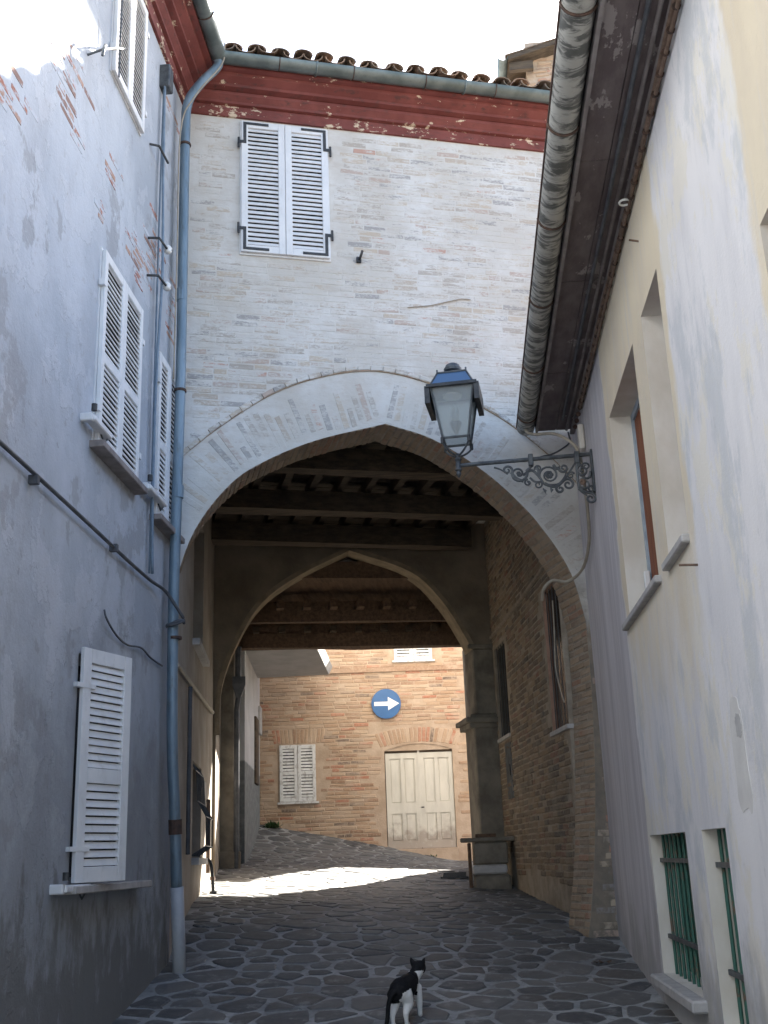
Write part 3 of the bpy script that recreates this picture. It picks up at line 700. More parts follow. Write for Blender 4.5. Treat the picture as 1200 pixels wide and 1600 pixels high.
def tiles(root, org, u, rd, ru, ncol, nrow, pitch):
    for i in range(ncol):
        for j in range(nrow):
            for me, lift, sh in ((pan, 0.05, 0.5), (cover, 0.025, 0.0)):
                if me is pan and j > 2: continue
                p = Vector(org) + Vector(u) * (pitch * (i + sh) + rb.uniform(-.03, .03)) + Vector(rd) * (0.38 * j - 0.03 + rb.uniform(-.035, .035)) + Vector(ru) * (lift + rb.uniform(0, .018))
                yw = rb.uniform(-.03, .03); uu = Vector(u) * math.cos(yw) + Vector(rd) * math.sin(yw); dd = Vector(rd) * math.cos(yw) - Vector(u) * math.sin(yw)
                o = bpy.data.objects.new('roof_tile', me); col.objects.link(o); o.parent = root
                dn = dd - Vector(ru) * 0.03; o.matrix_basis = frame(p, uu, dn.normalized(), ru)
tiles(roof, FP(-0.75, e0 - 0.02, TOPZ + 0.0), FD, rdir, rup, 22, 7, 0.245)

# facade window shutters with black strap hinges
wz0, wz1 = 7.665, 9.25; ws0, ws1 = 0.592, 1.525
mb = MB(); mb.obox(FP(ws0 - .012, 0.01, wz0 - .02), FD * (ws1 - ws0 + .024), OUTN * 0.03, (0, 0, wz1 - wz0 + .035)); wf = mb.build('window_frame', M['shutter'], arch_b)
lw = (ws1 - ws0) / 2
for k in (0, 1):
    lf = shutter_leaf(arch_b, FP(ws0 + k * lw + (0.002 if k else 0), -0.022, wz0), FD, OUTN, lw - 0.003, wz1 - wz0, (), fw=0.07, slat_pitch=0.0515)
    for top in (0, 1):
        m = MB(); e = ws0 + 0.02 if k == 0 else ws1 - 0.02; d = 1 if k == 0 else -1
        zc = wz1 - 0.035 if top else wz0 + 0.035; sg = -1 if top else 1
        a = FP(e - d * .0, -0.056, zc)
        m.obox(FP(e, -0.0545, zc - 0.014), FD * (d * 0.27), OUTN * 0.006, (0, 0, 0.028))
        m.obox(FP(e, -0.0550, zc), FD * (d * 0.032), OUTN * 0.0065, (0, 0, sg * 0.25))
        m.obox(FP(e - d * 0.055, -0.0540, zc + sg * 0.215), FD * (d * 0.075), OUTN * 0.006, (0, 0, sg * 0.035))
        m.tube([FP(e - d * 0.048, -0.045, zc + sg * 0.18), FP(e - d * 0.048, -0.045, zc + sg * 0.30)], 0.013, 8)
        m.build('strap_hinge', M['iron'], lf)
mb = MB(); mb.tube([FP(1.84, 0.02, 7.69), FP(1.84, -0.06, 7.69), FP(1.85, -0.09, 7.72), FP(1.86, -0.10, 7.76)], 0.014, 6); mb.obox(FP(1.81, -0.01, 7.66), FD * .05, OUTN * 0.03, (0, 0, 0.06)); mb.build('wall_hook', M['iron'], arch_b)
mb = MB(); mb.tube([FP(2.35, -0.01, 7.18), FP(2.6, -0.014, 7.22), FP(2.95, -0.014, 7.33), FP(3.05, -0.012, 7.33)], 0.006, 5); mb.build('wall_wire', M['beigecable'], arch_b)

# ---- interior of the passage
WR = Vector((-0.14, 0.99, 0)).normalized(); WRN = Vector((-WR.y, WR.x, 0))      # right wall dir, normal towards passage (-x)
WL = Vector((-0.153, 0.988, 0)).normalized(); WLN = Vector((WL.y, -WL.x, 0))
PR0 = Vector((1.19, 10.95, 0)); PL0 = Vector((-2.62, 9.92, 0))
PR0 = PR0 + (Vector((1.1, 11.2, 0)) - PR0) * 1.0 - WR * 0.05
def RP(t, z, o=0.0): return PR0 + WR * t + WRN * o + Vector((0, 0, z))
def LP(t, z, o=0.0): return PL0 + WL * t + WLN * o + Vector((0, 0, z))
CZ = 6.32
bw = thing('brick_wall', 'rough brown brick side wall inside the archway with two barred windows', 'wall', RP(2, 1.0))
holesR = [(0.375, 1.14, 2.88, 4.42), (3.70, 4.55, 3.15, 4.40)]
mb = MB(); rv = MB()
wall_holes(mb, lambda t, z: RP(t, z), [], [], holesR, 0.09, WRN, 0.36, 6.4, 0.7, CZ, rv)
mb.quad(RP(.36, .7), RP(.36, CZ), RP(.36, CZ, -.45), RP(.36, .7, -.45))
rwall = mb.build('wall', M['pass_mortar'], bw)
for hh_ in holesR:
    r1 = MB(); wall_holes(MB(), lambda t, z: RP(t, z), [], [], [hh_], 0.06, WRN, 0.36, 6.4, 0.7, CZ, r1); r1.build('window_reveal', M['pinkjamb'] if hh_ is holesR[0] else M['pass_mortar'], bw)
def okr(c, z, L):
    c += 0.36
    for (a, b, c0, d0) in holesR:
        if a - .03 - L / 2 < c < b + .03 + L / 2 and c0 - .06 < z < d0 + .06: return False
    if z < gz(*RP(c, 0).xy) + 0.30 + 0.25 * mnoise.noise(Vector((c * 1.3, 0, 3))): return False
    if c > 4.9 and z < 4.55: return False
    return True
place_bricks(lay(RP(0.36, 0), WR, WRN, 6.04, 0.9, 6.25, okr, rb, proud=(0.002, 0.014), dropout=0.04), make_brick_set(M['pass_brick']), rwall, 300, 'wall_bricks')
for (a, b, c0, d0) in holesR:
    m = MB(); m.quad(RP(a - .02, c0 - .02, -0.055), RP(b + .02, c0 - .02, -0.055), RP(b + .02, d0 + .02, -0.055), RP(a - .02, d0 + .02, -0.055)); m.build('window_pane', M['darkglass'], bw)
    m = MB(); nb = 5
    for k in range(nb):
        t = a + (b - a) * (k + 0.5) / nb; g = MB().tube([RP(t, c0 - .01, -0.025), RP(t, d0 + .01, -0.025)], 0.006, 6); g.build('bar', M['iron'], bw)
    m = MB(); m.obox(RP(a - .04, c0 - 0.045, -0.1), WR * (b - a + .08), WRN * 0.13, (0, 0, 0.045)); m.build('sill', M['sill'], bw)
# plaster band at the far window, utility door and moulding line
m = MB(); m.obox(RP(3.72, 2.33, -0.01), WR * 0.42, WRN * 0.022, (0, 0, 0.72)); bx = m.build('meter_box_door', M['greyiron'], bw, bevel=0.004)
m = MB(); m.obox(RP(3.80, 2.62, 0.012), WR * 0.03, WRN * 0.012, (0, 0, 0.14)); m.build('handle', M['iron'], bx)
m = MB(); m.tube(catmull([RP(0.37, 4.72, .02), RP(0.9, 4.66, .02), RP(2.2, 4.62, .02), RP(3.8, 4.60, .02), RP(4.75, 4.60, .02)], 5), 0.026, 6); m.build('moulding', M['pass_mortar'], bw)
m = MB(); m.tube(catmull([RP(0.52, 4.2, .03), RP(0.46, 3.9, .05), RP(0.50, 3.5, .06), RP(0.42, 3.25, .05), RP(0.37, 3.1, .03)], 6), 0.007, 6); o = m.build('hanging_cable', M['beigecable'], None); tag(o, 'loose beige cable hanging beside the nearer barred window in the archway', 'cable')

# left inner wall
lw_ = thing('passage_wall', 'dim brown plastered left wall inside the archway with a grilled window', 'wall', LP(3, 1.2))
holesL = [(2.1, 3.25, 1.72, 2.72), (1.85, 3.2, 4.0, 5.6)]
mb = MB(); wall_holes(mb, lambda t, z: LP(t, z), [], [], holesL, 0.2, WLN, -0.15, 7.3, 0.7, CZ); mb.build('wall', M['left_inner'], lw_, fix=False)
for (a, b, c0, d0) in holesL:
    m = MB(); m.quad(LP(a - .02, c0 - .02, -0.18), LP(b + .02, c0 - .02, -0.18), LP(b + .02, d0 + .02, -0.18), LP(a - .02, d0 + .02, -0.18)); m.build('window_pane', M['darkglass'], lw_)
    m = MB(); m.obox(LP(a - .05, c0 - 0.07, -0.05), WL * (b - a + .1), WLN * 0.13, (0, 0, 0.07)); m.build('sill', M['sill'], lw_)
a, b, c0, d0 = holesL[0]
for k in range(7):
    t = a + (b - a) * (k + .5) / 7
    MB().tube([LP(t, d0, -.03), LP(t, d0 - .1, .03), LP(t, d0 - .42, .05), LP(t, c0 + .42, .14), LP(t, c0 + .12, .14), LP(t, c0 + .02, -.02)], 0.006, 6).build('bar', M['greyiron'], lw_)
for z_, o_ in ((d0 - .1, .03), (d0 - .42, .05), (c0 + .42, .14), (c0 + .12, .14)):
    MB().tube([LP(a, z_, o_), LP(b, z_, o_)], 0.006, 6).build('bar', M['greyiron'], lw_)
MB().tube([LP(0.0, 3.40, .03), LP(4.6, 3.55, .03)], 0.022, 6).build('conduit', M['beigecable'], lw_)
MB().tube([LP(1.2, 3.38, .04), LP(1.2, 1.9, .04), LP(1.22, 1.75, .04)], 0.022, 8).build('drain_pipe', M['cable'], lw_)
MB().obox(LP(3.5, 2.3, 0), WL * .25, WLN * .02, (0, 0, .3)).build('plaque', M['sill'], lw_, bevel=.004)
MB().tube([LP(3.75, 2.4, .05), LP(3.75, 1.55, .05)], 0.025, 8).build('gas_pipe', M['rustiron'], lw_)
# hand pump like stand pipe
pz = gz(LP(3.4, 0, .12).x, LP(3.4, 0, .12).y)
sp_ = thing('standpipe', 'short dark bent standpipe by the sunlit left wall of the archway', 'pipe', LP(3.4, pz, .12))
MB().tube(catmull([LP(3.4, pz - .02, .14), LP(3.4, pz + .16, .13), LP(3.41, pz + .32, .11), LP(3.45, pz + .38, .07), LP(3.5, pz + .37, .0)], 5), 0.020, 10).build('pipe', M['iron'], sp_)
MB().tube([LP(3.4, pz + .0, .14), LP(3.4, pz + .03, .14)], 0.045, 10).build('base', M['iron'], sp_)
MB().tube([LP(3.4, pz + .15, .13), LP(3.4, pz + .19, .13)], 0.030, 10).build('collar', M['rustiron'], sp_)

# ceiling of the first bay
mb = MB(); mb.obox(FP(-0.9, TH - .02, CZ), FD * 5.4, FN * 5.9, (0, 0, 0.2)); mb.build('ceiling', M['plank'], arch_b)
def plank_row(z, off0, off1, s0, s1, wdt, parent):
    k = 0; o_ = off0
    while o_ < off1:
        m = MB(); wv = wdt * random.uniform(.85, 1.1); m.obox(FP(s0, o_, z + random.uniform(-.006, .0)), FD * (s1 - s0), FN * (wv - .012), (0, 0, 0.03)); m.build('plank', M['plank'], parent); o_ += wv
    return
ceil = [o for o in arch_b.children if o.name.startswith('ceiling')][0]
plank_row(CZ - 0.028, TH + .02, 5.4, -0.9, 4.4, 0.24, ceil)
for off, zz in ((1.55, 5.90), (3.05, 5.88), (4.45, 5.86)):
    m = MB(); rings = []
    for k in range(9):
        s = -0.95 + 5.3 * k / 8; d = random.uniform(-.012, .012)
        rings.append([FP(s, off + d, zz + d), FP(s, off + .24 + d, zz - d), FP(s, off + .24 - d, zz + .26), FP(s, off + d, zz + .26)])
    m.loft(rings); m.build('beam', M['beam'], arch_b, fix=True)
for k in range(15):
    s = -0.75 + k * 0.36
    m = MB(); m.obox(FP(s, TH + .02, CZ - 0.155), FD * 0.09, FN * 5.0, (0, 0, 0.125)); m.build('joist', M['plank'], arch_b)

# inner cross wall with pointed arch
B = R(13); ID = Vector((math.cos(B), math.sin(B), 0)); IN = Vector((-math.sin(B), math.cos(B), 0)); I0 = Vector((-3.41, 14.90, 0))
def IP(s, off, z): return I0 + ID * s + IN * off + Vector((0, 0, z))
ia_l = [(0.06, 3.3), (0.075, 3.87), (0.22, 4.40), (0.58, 5.07), (1.10, 5.51), (1.94, 5.94)]
ia_r = [(1.94, 5.94), (2.84, 5.62), (3.30, 5.17), (3.60, 4.67), (3.70, 4.45)]
il = [(p.x, p.y) for p in catmull([(a, b, 0) for a, b in ia_l], 5)]; ir = [(p.x, p.y) for p in catmull([(a, b, 0) for a, b in ia_r], 5)]
ic = il + ir[1:]
mb = MB()
for off, rev in ((0, 0), (.38, 1)):
    for a, b in zip(ic, ic[1:]):
        q = [IP(a[0], off, a[1]), IP(b[0], off, b[1]), IP(b[0], off, CZ), IP(a[0], off, CZ)]; mb.add(q if not rev else q[::-1], [(0, 1, 2, 3)])
    for (s0, s1, z0) in ((3.70, 4.3, 4.45),):
        q = [IP(s0, off, z0), IP(s1, off, z0), IP(s1, off, CZ), IP(s0, off, CZ)]; mb.add(q if not rev else q[::-1], [(0, 1, 2, 3)])
    q = [IP(-.5, off, 0.9), IP(.06, off, 0.9), IP(.06, off, CZ), IP(-.5, off, CZ)]; mb.add(q if not rev else q[::-1], [(0, 1, 2, 3)])
mb.quad(IP(.06, 0, .9), IP(.06, .38, .9), IP(.06, .38, 3.3), IP(.06, 0, 3.3)); mb.quad(IP(3.70, 0, 4.45), IP(3.70, .38, 4.45), IP(4.3, .38, 4.45), IP(4.3, 0, 4.45))
mb.build('inner_arch_wall', M['inner_plaster'], arch_b)
mb = MB()
for a, b in zip(ic, ic[1:]):
    def inn(p):
        d = (Vector((1.9, 3.6, 0)) - Vector((p[0], p[1], 0))).normalized(); return (p[0] + d.x * .05, p[1] + d.y * .05)
    def out_(p):
        d = (Vector((1.9, 3.6, 0)) - Vector((p[0], p[1], 0))).normalized(); return (p[0] - d.x * .015, p[1] - d.y * .015)
    ai, bi, ao, bo_ = inn(a), inn(b), out_(a), out_(b)
    mb.quad(IP(ai[0], -.02, ai[1]), IP(bi[0], -.02, bi[1]), IP(bo_[0], -.02, bo_[1]), IP(ao[0], -.02, ao[1]))
    mb.quad(IP(ai[0], -.02, ai[1]), IP(ai[0], .40, ai[1]), IP(bi[0], .40, bi[1]), IP(bi[0], -.02, bi[1]))
    mb.quad(IP(ao[0], -.02, ao[1]), IP(bo_[0], -.02, bo_[1]), IP(bo_[0], .01, bo_[1]), IP(ao[0], .01, ao[1]))
mb.build('inner_arch_rib', M['archedge'], arch_b)
# right pier with capital and bracket moulding
pr = arch_b
mb = MB(); mb.obox(IP(3.62, -.02, 1.0), ID * .55, IN * .55, (0, 0, 2.40)); mb.build('pier', M['pierstone'], pr, bevel=.02)
mb = MB(); mb.obox(IP(3.50, -.10, 3.40), ID * .70, IN * .72, (0, 0, .07)); mb.obox(IP(3.55, -.06, 3.33), ID * .62, IN * .64, (0, 0, .071)); mb.obox(IP(3.58, -.04, 3.469), ID * .6, IN * .6, (0, 0, .05)); mb.build('capital', M['pierstone'], pr, bevel=.01)
mb = MB(); mb.obox(IP(3.66, .0, 3.515), ID * .5, IN * .5, (0, 0, .94)); mb.build('pier', M['pierstone'], pr, bevel=.02)
mb = MB(); mb.obox(IP(3.60, -.05, 4.449), ID * .6, IN * .06, (0, 0, .06)); mb.build('impost', M['pierstone'], pr, bevel=.008)
# second bay: low timber ceiling and lintel
RB = R(11); QD = Vector((math.cos(RB), math.sin(RB), 0)); QN = Vector((-math.sin(RB), math.cos(RB), 0)); Q0 = Vector((-3.75, 16.72, 0))
def QP(s, off, z): return Q0 + QD * s + QN * off + Vector((0, 0, z))
mb = MB(); mb.obox(IP(-.4, .3, 5.56), ID * 4.7, IN * 1.75, (0, 0, 0.25)); mb.build('ceiling', M['joist'], arch_b)
for off, z0, hh, dd in ((-0.75, 5.08, .17, .2), (0.0, 4.83, .22, .26)):
    m = MB(); rings = []
    for k in range(7):
        s = -.2 + 4.7 * k / 6; d = random.uniform(-.01, .01); rings.append([QP(s, off + d, z0 + d), QP(s, off + dd + d, z0 - d), QP(s, off + dd, z0 + hh), QP(s, off, z0 + hh)])
    m.loft(rings); m.build('beam', M['joist'], arch_b, fix=True)
for k in range(11):
    s = 0.1 + k * 0.40
    m = MB(); m.obox(QP(s, -0.95 + random.uniform(-.03, .03), 5.25), QD * 0.11, QN * 1.3, (0, 0, 0.12)); m.build('joist', M['joist'], arch_b)
    m = MB(); m.obox(QP(s + .05, -0.12 + random.uniform(-.03, .03), 5.05), QD * 0.10, QN * 0.4, (0, 0, 0.09)); m.build('joist_end', M['beam'], arch_b)
# rear wall above the lintel and body of the building
mb = MB(); mb.obox(QP(-.6, .05, 5.045), QD * 5.6, QN * .4, (0, 0, 4.70)); mb.build('rear_wall', M['wash_mortar'], arch_b)
for k in range(3): MB().obox(QP(-.5, .02, 5.052 + k * .172), QD * 5.3, QN * .024, (0, 0, .166)).build('plank', M['joist'], arch_b)
mb = MB(); mb.quad(FP(SR, 0, 5.0), QP(4.6, .4, 5.0), QP(4.6, .4, TOPZ), FP(SR, 0, TOPZ)); mb.quad(FP(-.2, .3, 6.3), QP(-.5, .4, 5.0), QP(-.5, .4, TOPZ), FP(-.2, .3, TOPZ)); mb.build('side_wall', M['wash_mortar'], arch_b)
mb = MB(); mb.obox(QP(3.92, .0, 1.2), QD * .6, QN * .42, (0, 0, 3.62)); mb.build('pier', M['pierstone'], arch_b, bevel=.015)  # right rear pier, added to block sun along the patch's near edge
# left rear pier, plinth
mb = MB(); mb.obox(QP(-.15, -.15, 1.2), QD * .42, QN * .45, (0, 0, 3.62)); mb.build('pier', M['pierstone'], arch_b, bevel=.015)
mb = MB(); mb.obox(QP(-.15, -.25, 1.2), QD * .52, QN * .62, (0, 0, .62)); mb.build('plinth', M['pierstone'], arch_b, bevel=.015)
# hopper and drain by the rear pier
mb = MB(); mb.loft([[QP(.30 + a * .5, -.28 + b * .5, 4.02) for a, b in ((0, 0), (.12, 0), (.12, .16), (0, .16))], [QP(.24 + a * 1.3, -.30 + b, 4.22) for a, b in ((0, 0), (.15, 0), (.15, .16), (0, .16))], [QP(.24 + a * 1.3, -.30 + b, 4.34) for a, b in ((0, 0), (.15, 0), (.15, .16), (0, .16))]]); hop = mb.build('rain_hopper', M['cable'], arch_b, fix=True)
MB().tube([QP(.33, -.25, 4.8), QP(.33, -.25, 4.2)], .05, 8).build('pipe', M['cable'], hop)
MB().tube([QP(.34, -.24, 4.05), QP(.31, -.22, 3.85), QP(.31, -.22, 1.5)], .045, 8).build('pipe', M['cable'], hop)

# ------------------------------------------------------------------ left house
lh = thing('plaster_house', 'tall grey plastered house with white louvred shutters along the left side', 'house', (-3.5, 6, 0.4))
mb = MB(); rv = MB(); HL = (7.33, 8.15, 1.60, 3.06)
wall_holes(mb, lambda y, z: Vector((XL, y, z)), [], [], [HL], 0.18, (1, 0, 0), -6.0, 9.86, -1.0, 9.78)
mb.quad((XL, -6, -1), (XL, -6, 9.78), (-9, -6, 9.78), (-9, -6, -1)); mb.quad((-9, -6, -1), (-9, -6, 9.9), (-9, 17, 9.9), (-9, 17, -1)); mb.quad((-9, 17, -1), (-9, 17, 9.9), (-3.75, 17, 9.9), (-3.75, 17, -1))
mb.quad((XL - .01, 9.84, 6.2), (-3.75, 17, 6.2), (-3.75, 17, 9.9), (XL - .01, 9.84, 9.9))
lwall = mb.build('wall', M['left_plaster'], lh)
m = MB(); m.quad((XL - .17, HL[0], HL[2]), (XL - .17, HL[1], HL[2]), (XL - .17, HL[1], HL[3]), (XL - .17, HL[0], HL[3])); m.build('window_pane', M['darkglass'], lh)
# exposed bricks in the upper wall
lb = []; r2 = random.Random(21)
def okl(c, z, L):
    y = c + 4.0; f = mnoise.noise(Vector((y * 1.1, z * 0.9, 1.7))) + 0.5 * mnoise.noise(Vector((y * 3.1, z * 2.6, 4.2)))
    band = math.exp(-((y - 7.7) / 1.5) ** 2 - ((z - 7.0) / 0.95) ** 2)
    if 7.3 < y < 8.4 and z > 7.8: return False
    if 7.35 < y < 8.5 and z < 6.32: return False
    if z < 5.9: return False
    return f + band * 0.78 + r2.uniform(-.15, .15) > 0.55
lb = lay((XL, 4.0, 0), (0, 1, 0), (1, 0, 0), 5.7, 5.0, 9.0, okl, r2, proud=(0.001, 0.004))
place_bricks(lb, make_brick_set(M['left_brick']), lwall, 300, 'wall_bricks')
# cornice, gutter, roof
sweep(prof, (XL, -6, 0), F0, (1, 0, 0), mit, 'cornice', M['cornice'], lh)
g2 = half_gutter([(XL + GO, -6, gzc), F0 + mit * GO + Vector((0, 0, gzc))], 0.085, 0.006, 'gutter', M['zinc'], lh, Vector((1, 0, 0)))
for y_ in (8.9, 8.1, 7.2): MB().tube([(XL + GO + 0.09 * math.cos(t), y_, gzc - 0.09 * math.sin(t)) for t in [math.pi * k / 10 for k in range(11)]], 0.007, 5).build('gutter_strap', M['strap'], g2)
mb = MB(); mb.obox((XL + GO - .05, -6.2, 9.80), (-4.6, 0, 1.3), (0, 23.5 - 7.3, 0), (0, 0, .08)); lroof = mb.build('roof', M['tile'], lh)
# shutters on left wall
U = Vector((0, 1, 0)); NX = Vector((1, 0, 0))
def left_pair(y0, y1, z0, z1, mid, sill=True, pitch=0.045):
    wd = (y1 - y0) / 2
    fr = MB(); fr.obox((XL - .01, y0 - .015, z0 - .015), (.022, 0, 0), (0, y1 - y0 + .03, 0), (0, 0, z1 - z0 + .03)); fr.build('window_frame', M['shutter'], lh)
    for k in (0, 1):
        lf = shutter_leaf(lh, (XL + .014, y0 + k * wd + .001, z0), U, NX, wd - .003, z1 - z0, mid, fw=0.065, slat_pitch=pitch)
        for zf in (0.15, 0.8):
            yy = y0 - .03 if k == 0 else y1 - .01
            MB().box((XL + .004, yy, z0 + zf * (z1 - z0)), (XL + .052, yy + .05, z0 + zf * (z1 - z0) + .05)).build('hinge', M['shutter'], lf)
    if sill: MB().box((XL - .02, y0 - .06, z0 - .062), (XL + .11, y1 + .06, z0 - .008)).build('sill', M['brownsill'], lh, bevel=.006)
left_pair(7.40, 8.42, 4.63, 6.22, (0.44,))
left_pair(8.97, 9.66, 4.55, 6.10, (0.44,))
left_pair(7.42, 8.27, 7.90, 9.22, (), sill=False)
# ajar leaf on the low window
hx, hy = XL + .02, 7.315; ex, ey = -2.405, 7.83
d = Vector((ex - hx, ey - hy, 0)); LW = d.length; d.normalize(); dn = Vector((d.y, -d.x, 0))
lf = shutter_leaf(lh, (hx, hy, 1.565), d, dn, LW, 1.53, (0.445,), fw=0.085, slat_pitch=0.05, tilt=70)
lf['label'] = 'single white shutter leaf standing ajar'
for zf in (1.76, 2.82): MB().obox((hx - .03, hy - .06, zf), d * .2, dn * .045, (0, 0, .03)).build('hinge', M['shutter'], lf)
MB().box((XL - .02, 7.14, 1.50), (XL + .12, 8.86, 1.55)).build('sill', M['sill'], lh, bevel=.006)
def stop_arm(y0, y1, z, parent):
    m = MB(); m.box((XL + .02, y0, z - .022), (XL + .10, y1, z + .022)); m.box((XL - .01, y0 - .03, z - .03), (XL + .085, y0 + .03, z + .03)); a = m.build('shutter_stop', M['shutter'], parent, bevel=.008)
    MB().tube([(XL + .09, y0, z + .05), (XL + .09, y0, z + .10)], .022, 8).build('stop_knob', M['iron'], a)
    MB().tube([(XL + .05, y1 - .12, z - .02), (XL + .06, y1 - .07, z - .07), (XL + .07, y1 - .02, z - .02)], .007, 6).build('stop_spring', M['greyiron'], a)
stop_arm(7.16, 7.56, 4.72, lh); stop_arm(8.60, 9.12, 4.68, lh); stop_arm(7.03, 7.50, 1.535, lh)
MB().tube([(XL, 6.9, 7.62), (XL + .12, 6.92, 7.68), (XL + .14, 7.2, 7.92), (XL + .12, 7.45, 8.12)], .01, 6).build('awning_hook', M['greyiron'], lh)
MB().tube([(XL + .14, 6.9, 7.70), (XL + .15, 6.84, 7.62), (XL + .14, 6.84, 7.55)], .012, 6).build('awning_hook', M['greyiron'], lh)
MB().tube([(XL + .11, 7.33, 9.2), (XL + .11, 7.33, 7.75)], .007, 6).build('shutter_rod', M['greyiron'], lh)
# downpipe in the corner
dpx = XL + .115
pathp = catmull([F0 + mit * (GO - .0) + Vector((0, 0, 9.70)), F0 + mit * (GO - .01) + Vector((0, 0, 9.60)), Vector((dpx + .14, 9.46, 9.36)), Vector((dpx + .02, 9.42, 9.10)), Vector((dpx, 9.42, 8.7)), Vector((dpx, 9.42, 7.3)), Vector((dpx, 9.42, 5.9)), Vector((dpx - .02, 9.42, 4.2)), Vector((dpx - .02, 9.42, 3.4)), Vector((dpx - .01, 9.44, 2.6)), Vector((dpx + .01, 9.50, 2.0)), Vector((dpx + .02, 9.56, 1.45))], 6)
dp = MB().tube(pathp, .048, 12).build('downpipe', M['pipe'], lh, smooth=True)
for z_ in (8.6, 5.9, 3.55): MB().tube([(dpx, 9.42, z_ - .012), (dpx, 9.42, z_ + .012)], .058, 12).build('pipe_clamp', M['strap'], dp)
for z_ in (6.9, 4.9): MB().tube([(dpx - .005, 9.42, z_ - .06), (dpx - .005, 9.42, z_ + .06)], .054, 12).build('pipe_joint', M['pipe'], dp)
MB().tube([(dpx + .01, 9.50, 2.02), (dpx + .012, 9.51, 1.90)], .056, 12).build('pipe_joint', M['strap'], dp)
MB().tube([(dpx + .02, 9.56, 1.48), (dpx + .03, 9.60, 1.1), (dpx + .04, 9.63, .70)], .055, 12).build('pipe_foot', M['pvc'], lh, smooth=True)

# wires on the left wall (things of their own)
def cable(name, label, path, r, mat, cat='cable', n=6, seg=6):
    o = MB().tube(catmull(path, seg), r, n).build(name, mat, None, smooth=True); return tag(o, label, cat)
c_ = cable('black_cable', 'thick dark cable running diagonally low across the left house wall to the downpipe', [(XL + .035, 3.0, 4.06), (XL + .035, 5.0, 4.01), (XL + .035, 5.9, 4.0), (XL + .04, 7.2, 3.97), (XL + .035, 8.2, 3.95), (XL + .04, 8.85, 3.94), (XL + .07, 9.22, 3.93), (XL + .15, 9.32, 3.80), (XL + .19, 9.40, 3.72)], .014, M['cable'])
o = MB().tube(catmull([Vector((dpx, 9.42, 3.68 + .03 * math.sin(i))) + Vector((math.cos(i * .9), math.sin(i * .9), 0)) * .075 for i in range(15)], 3), .014, 6).build('cable_coil', M['cable'], None, smooth=True); tag(o, 'turns of dark cable wrapped round the blue downpipe', 'cable')
for y_ in (6.3, 7.9): MB().box((XL - .01, y_ - .02, 3.93), (XL + .06, y_ + .02, 3.985)).build('clip', M['cable'], c_)
cable('loose_wire', 'short kinked dark wire sagging above the low white shutter', [(XL + .01, 7.80, 3.46), (XL + .03, 7.80, 3.39), (XL + .025, 8.05, 3.32), (XL + .02, 8.35, 3.30), (XL + .025, 8.7, 3.34), (XL + .02, 9.0, 3.31), (XL + .02, 9.36, 3.30)], .008, M['cable'])
wire = thing('wall_wire', 'blue grey cable climbing the left house wall beside the downpipe on bracketed insulators', 'cable', (XL, 8.85, 4.0))
MB().tube(catmull([(XL + .05, 8.86, 9.0), (XL + .06, 8.84, 8.0), (XL + .09, 8.80, 7.0), (XL + .09, 8.79, 6.6), (XL + .06, 8.80, 5.7), (XL + .05, 8.83, 4.6), (XL + .05, 8.88, 4.0)], 6), .014, 6).build('conductor', M['bluecable'], wire, smooth=True)
MB().tube(catmull([(XL + .03, 8.90, 9.0), (XL + .03, 8.86, 7.0), (XL + .03, 8.86, 4.0)], 6), .010, 6).build('conductor', M['bluecable'], wire, smooth=True)
for z_ in (7.06, 6.68):
    MB().tube([(XL, 8.62, z_), (XL + .10, 8.64, z_), (XL + .12, 8.82, z_)], .012, 6).build('bracket', M['iron'], wire)
    m = MB(); m.tube([(XL + .12, 8.86, z_ - .03), (XL + .12, 8.86, z_ - .01), (XL + .12, 8.86, z_ + .0), (XL + .12, 8.86, z_ + .02), (XL + .12, 8.86, z_ + .05)], [.02, .04, .028, .042, .02], 10); m.build('insulator', M['porcelain'], wire, smooth=True)
MB().tube([(XL, 8.58, 8.02), (XL + .08, 8.62, 8.02), (XL + .10, 8.86, 8.0)], .012, 6).build('bracket', M['iron'], wire)
MB().box((XL - .01, 8.84, 8.86), (XL + .10, 8.98, 9.12)).build('junction_box', M['greyiron'], wire, bevel=.01)
cable('beige_wire', 'thin pale wire slanting from the corner gutter down along the downpipe', [F0 + mit * .5 + Vector((0, 0, 9.84)), F0 + mit * .47 + Vector((0, 0, 9.6)), Vector((dpx + .12, 9.32, 9.1)), Vector((dpx - .03, 9.34, 8.7)), Vector((dpx - .04, 9.35, 7.3)), Vector((dpx - .05, 9.36, 6.0))], .008, M['beigecable'])

# ------------------------------------------------------------------ right house
rh = thing('low_eaved_house', 'lavender and cream plastered house with a low overhanging eave on the right', 'house', (2.5, 6, 0.4))
W1 = (7.06, 8.42, 3.32, 4.97); W2 = (6.03, 6.66, 3.32, 4.97); W3 = (2.9, 4.03, 2.4, 4.03); G1 = (7.15, 8.56, 0.80, 1.735); G2 = (6.02, 6.64, 0.72, 1.735)
YE = 11.02
mb = MB(); rv = MB()
wall_holes(mb, lambda y, z: Vector((XR, y, z)), [], [], [W1, W2, W3, G1, G2], 0.24, (-1, 0, 0), -6, YE + .2, -1, 5.86, rv)
mb.quad((XR, -6, -1), (9, -6, -1), (9, -6, 5.86), (XR, -6, 5.86)); mb.quad((9, -6, -1), (9, 13, -1), (9, 13, 5.86), (9, -6, 5.86)); mb.quad((9, 13, -1), (XR + .5, 13, -1), (XR + .5, 13, 5.86), (9, 13, 5.86))
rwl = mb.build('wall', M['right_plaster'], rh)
for hh_ in (W1, W2, W3, G1, G2):
    r1 = MB(); wall_holes(MB(), lambda y, z: Vector((XR, y, z)), [], [], [hh_], 0.24, (-1, 0, 0), -6, 12, -1, 5.86, r1); r1.build('window_reveal', M['reveal'], rh)
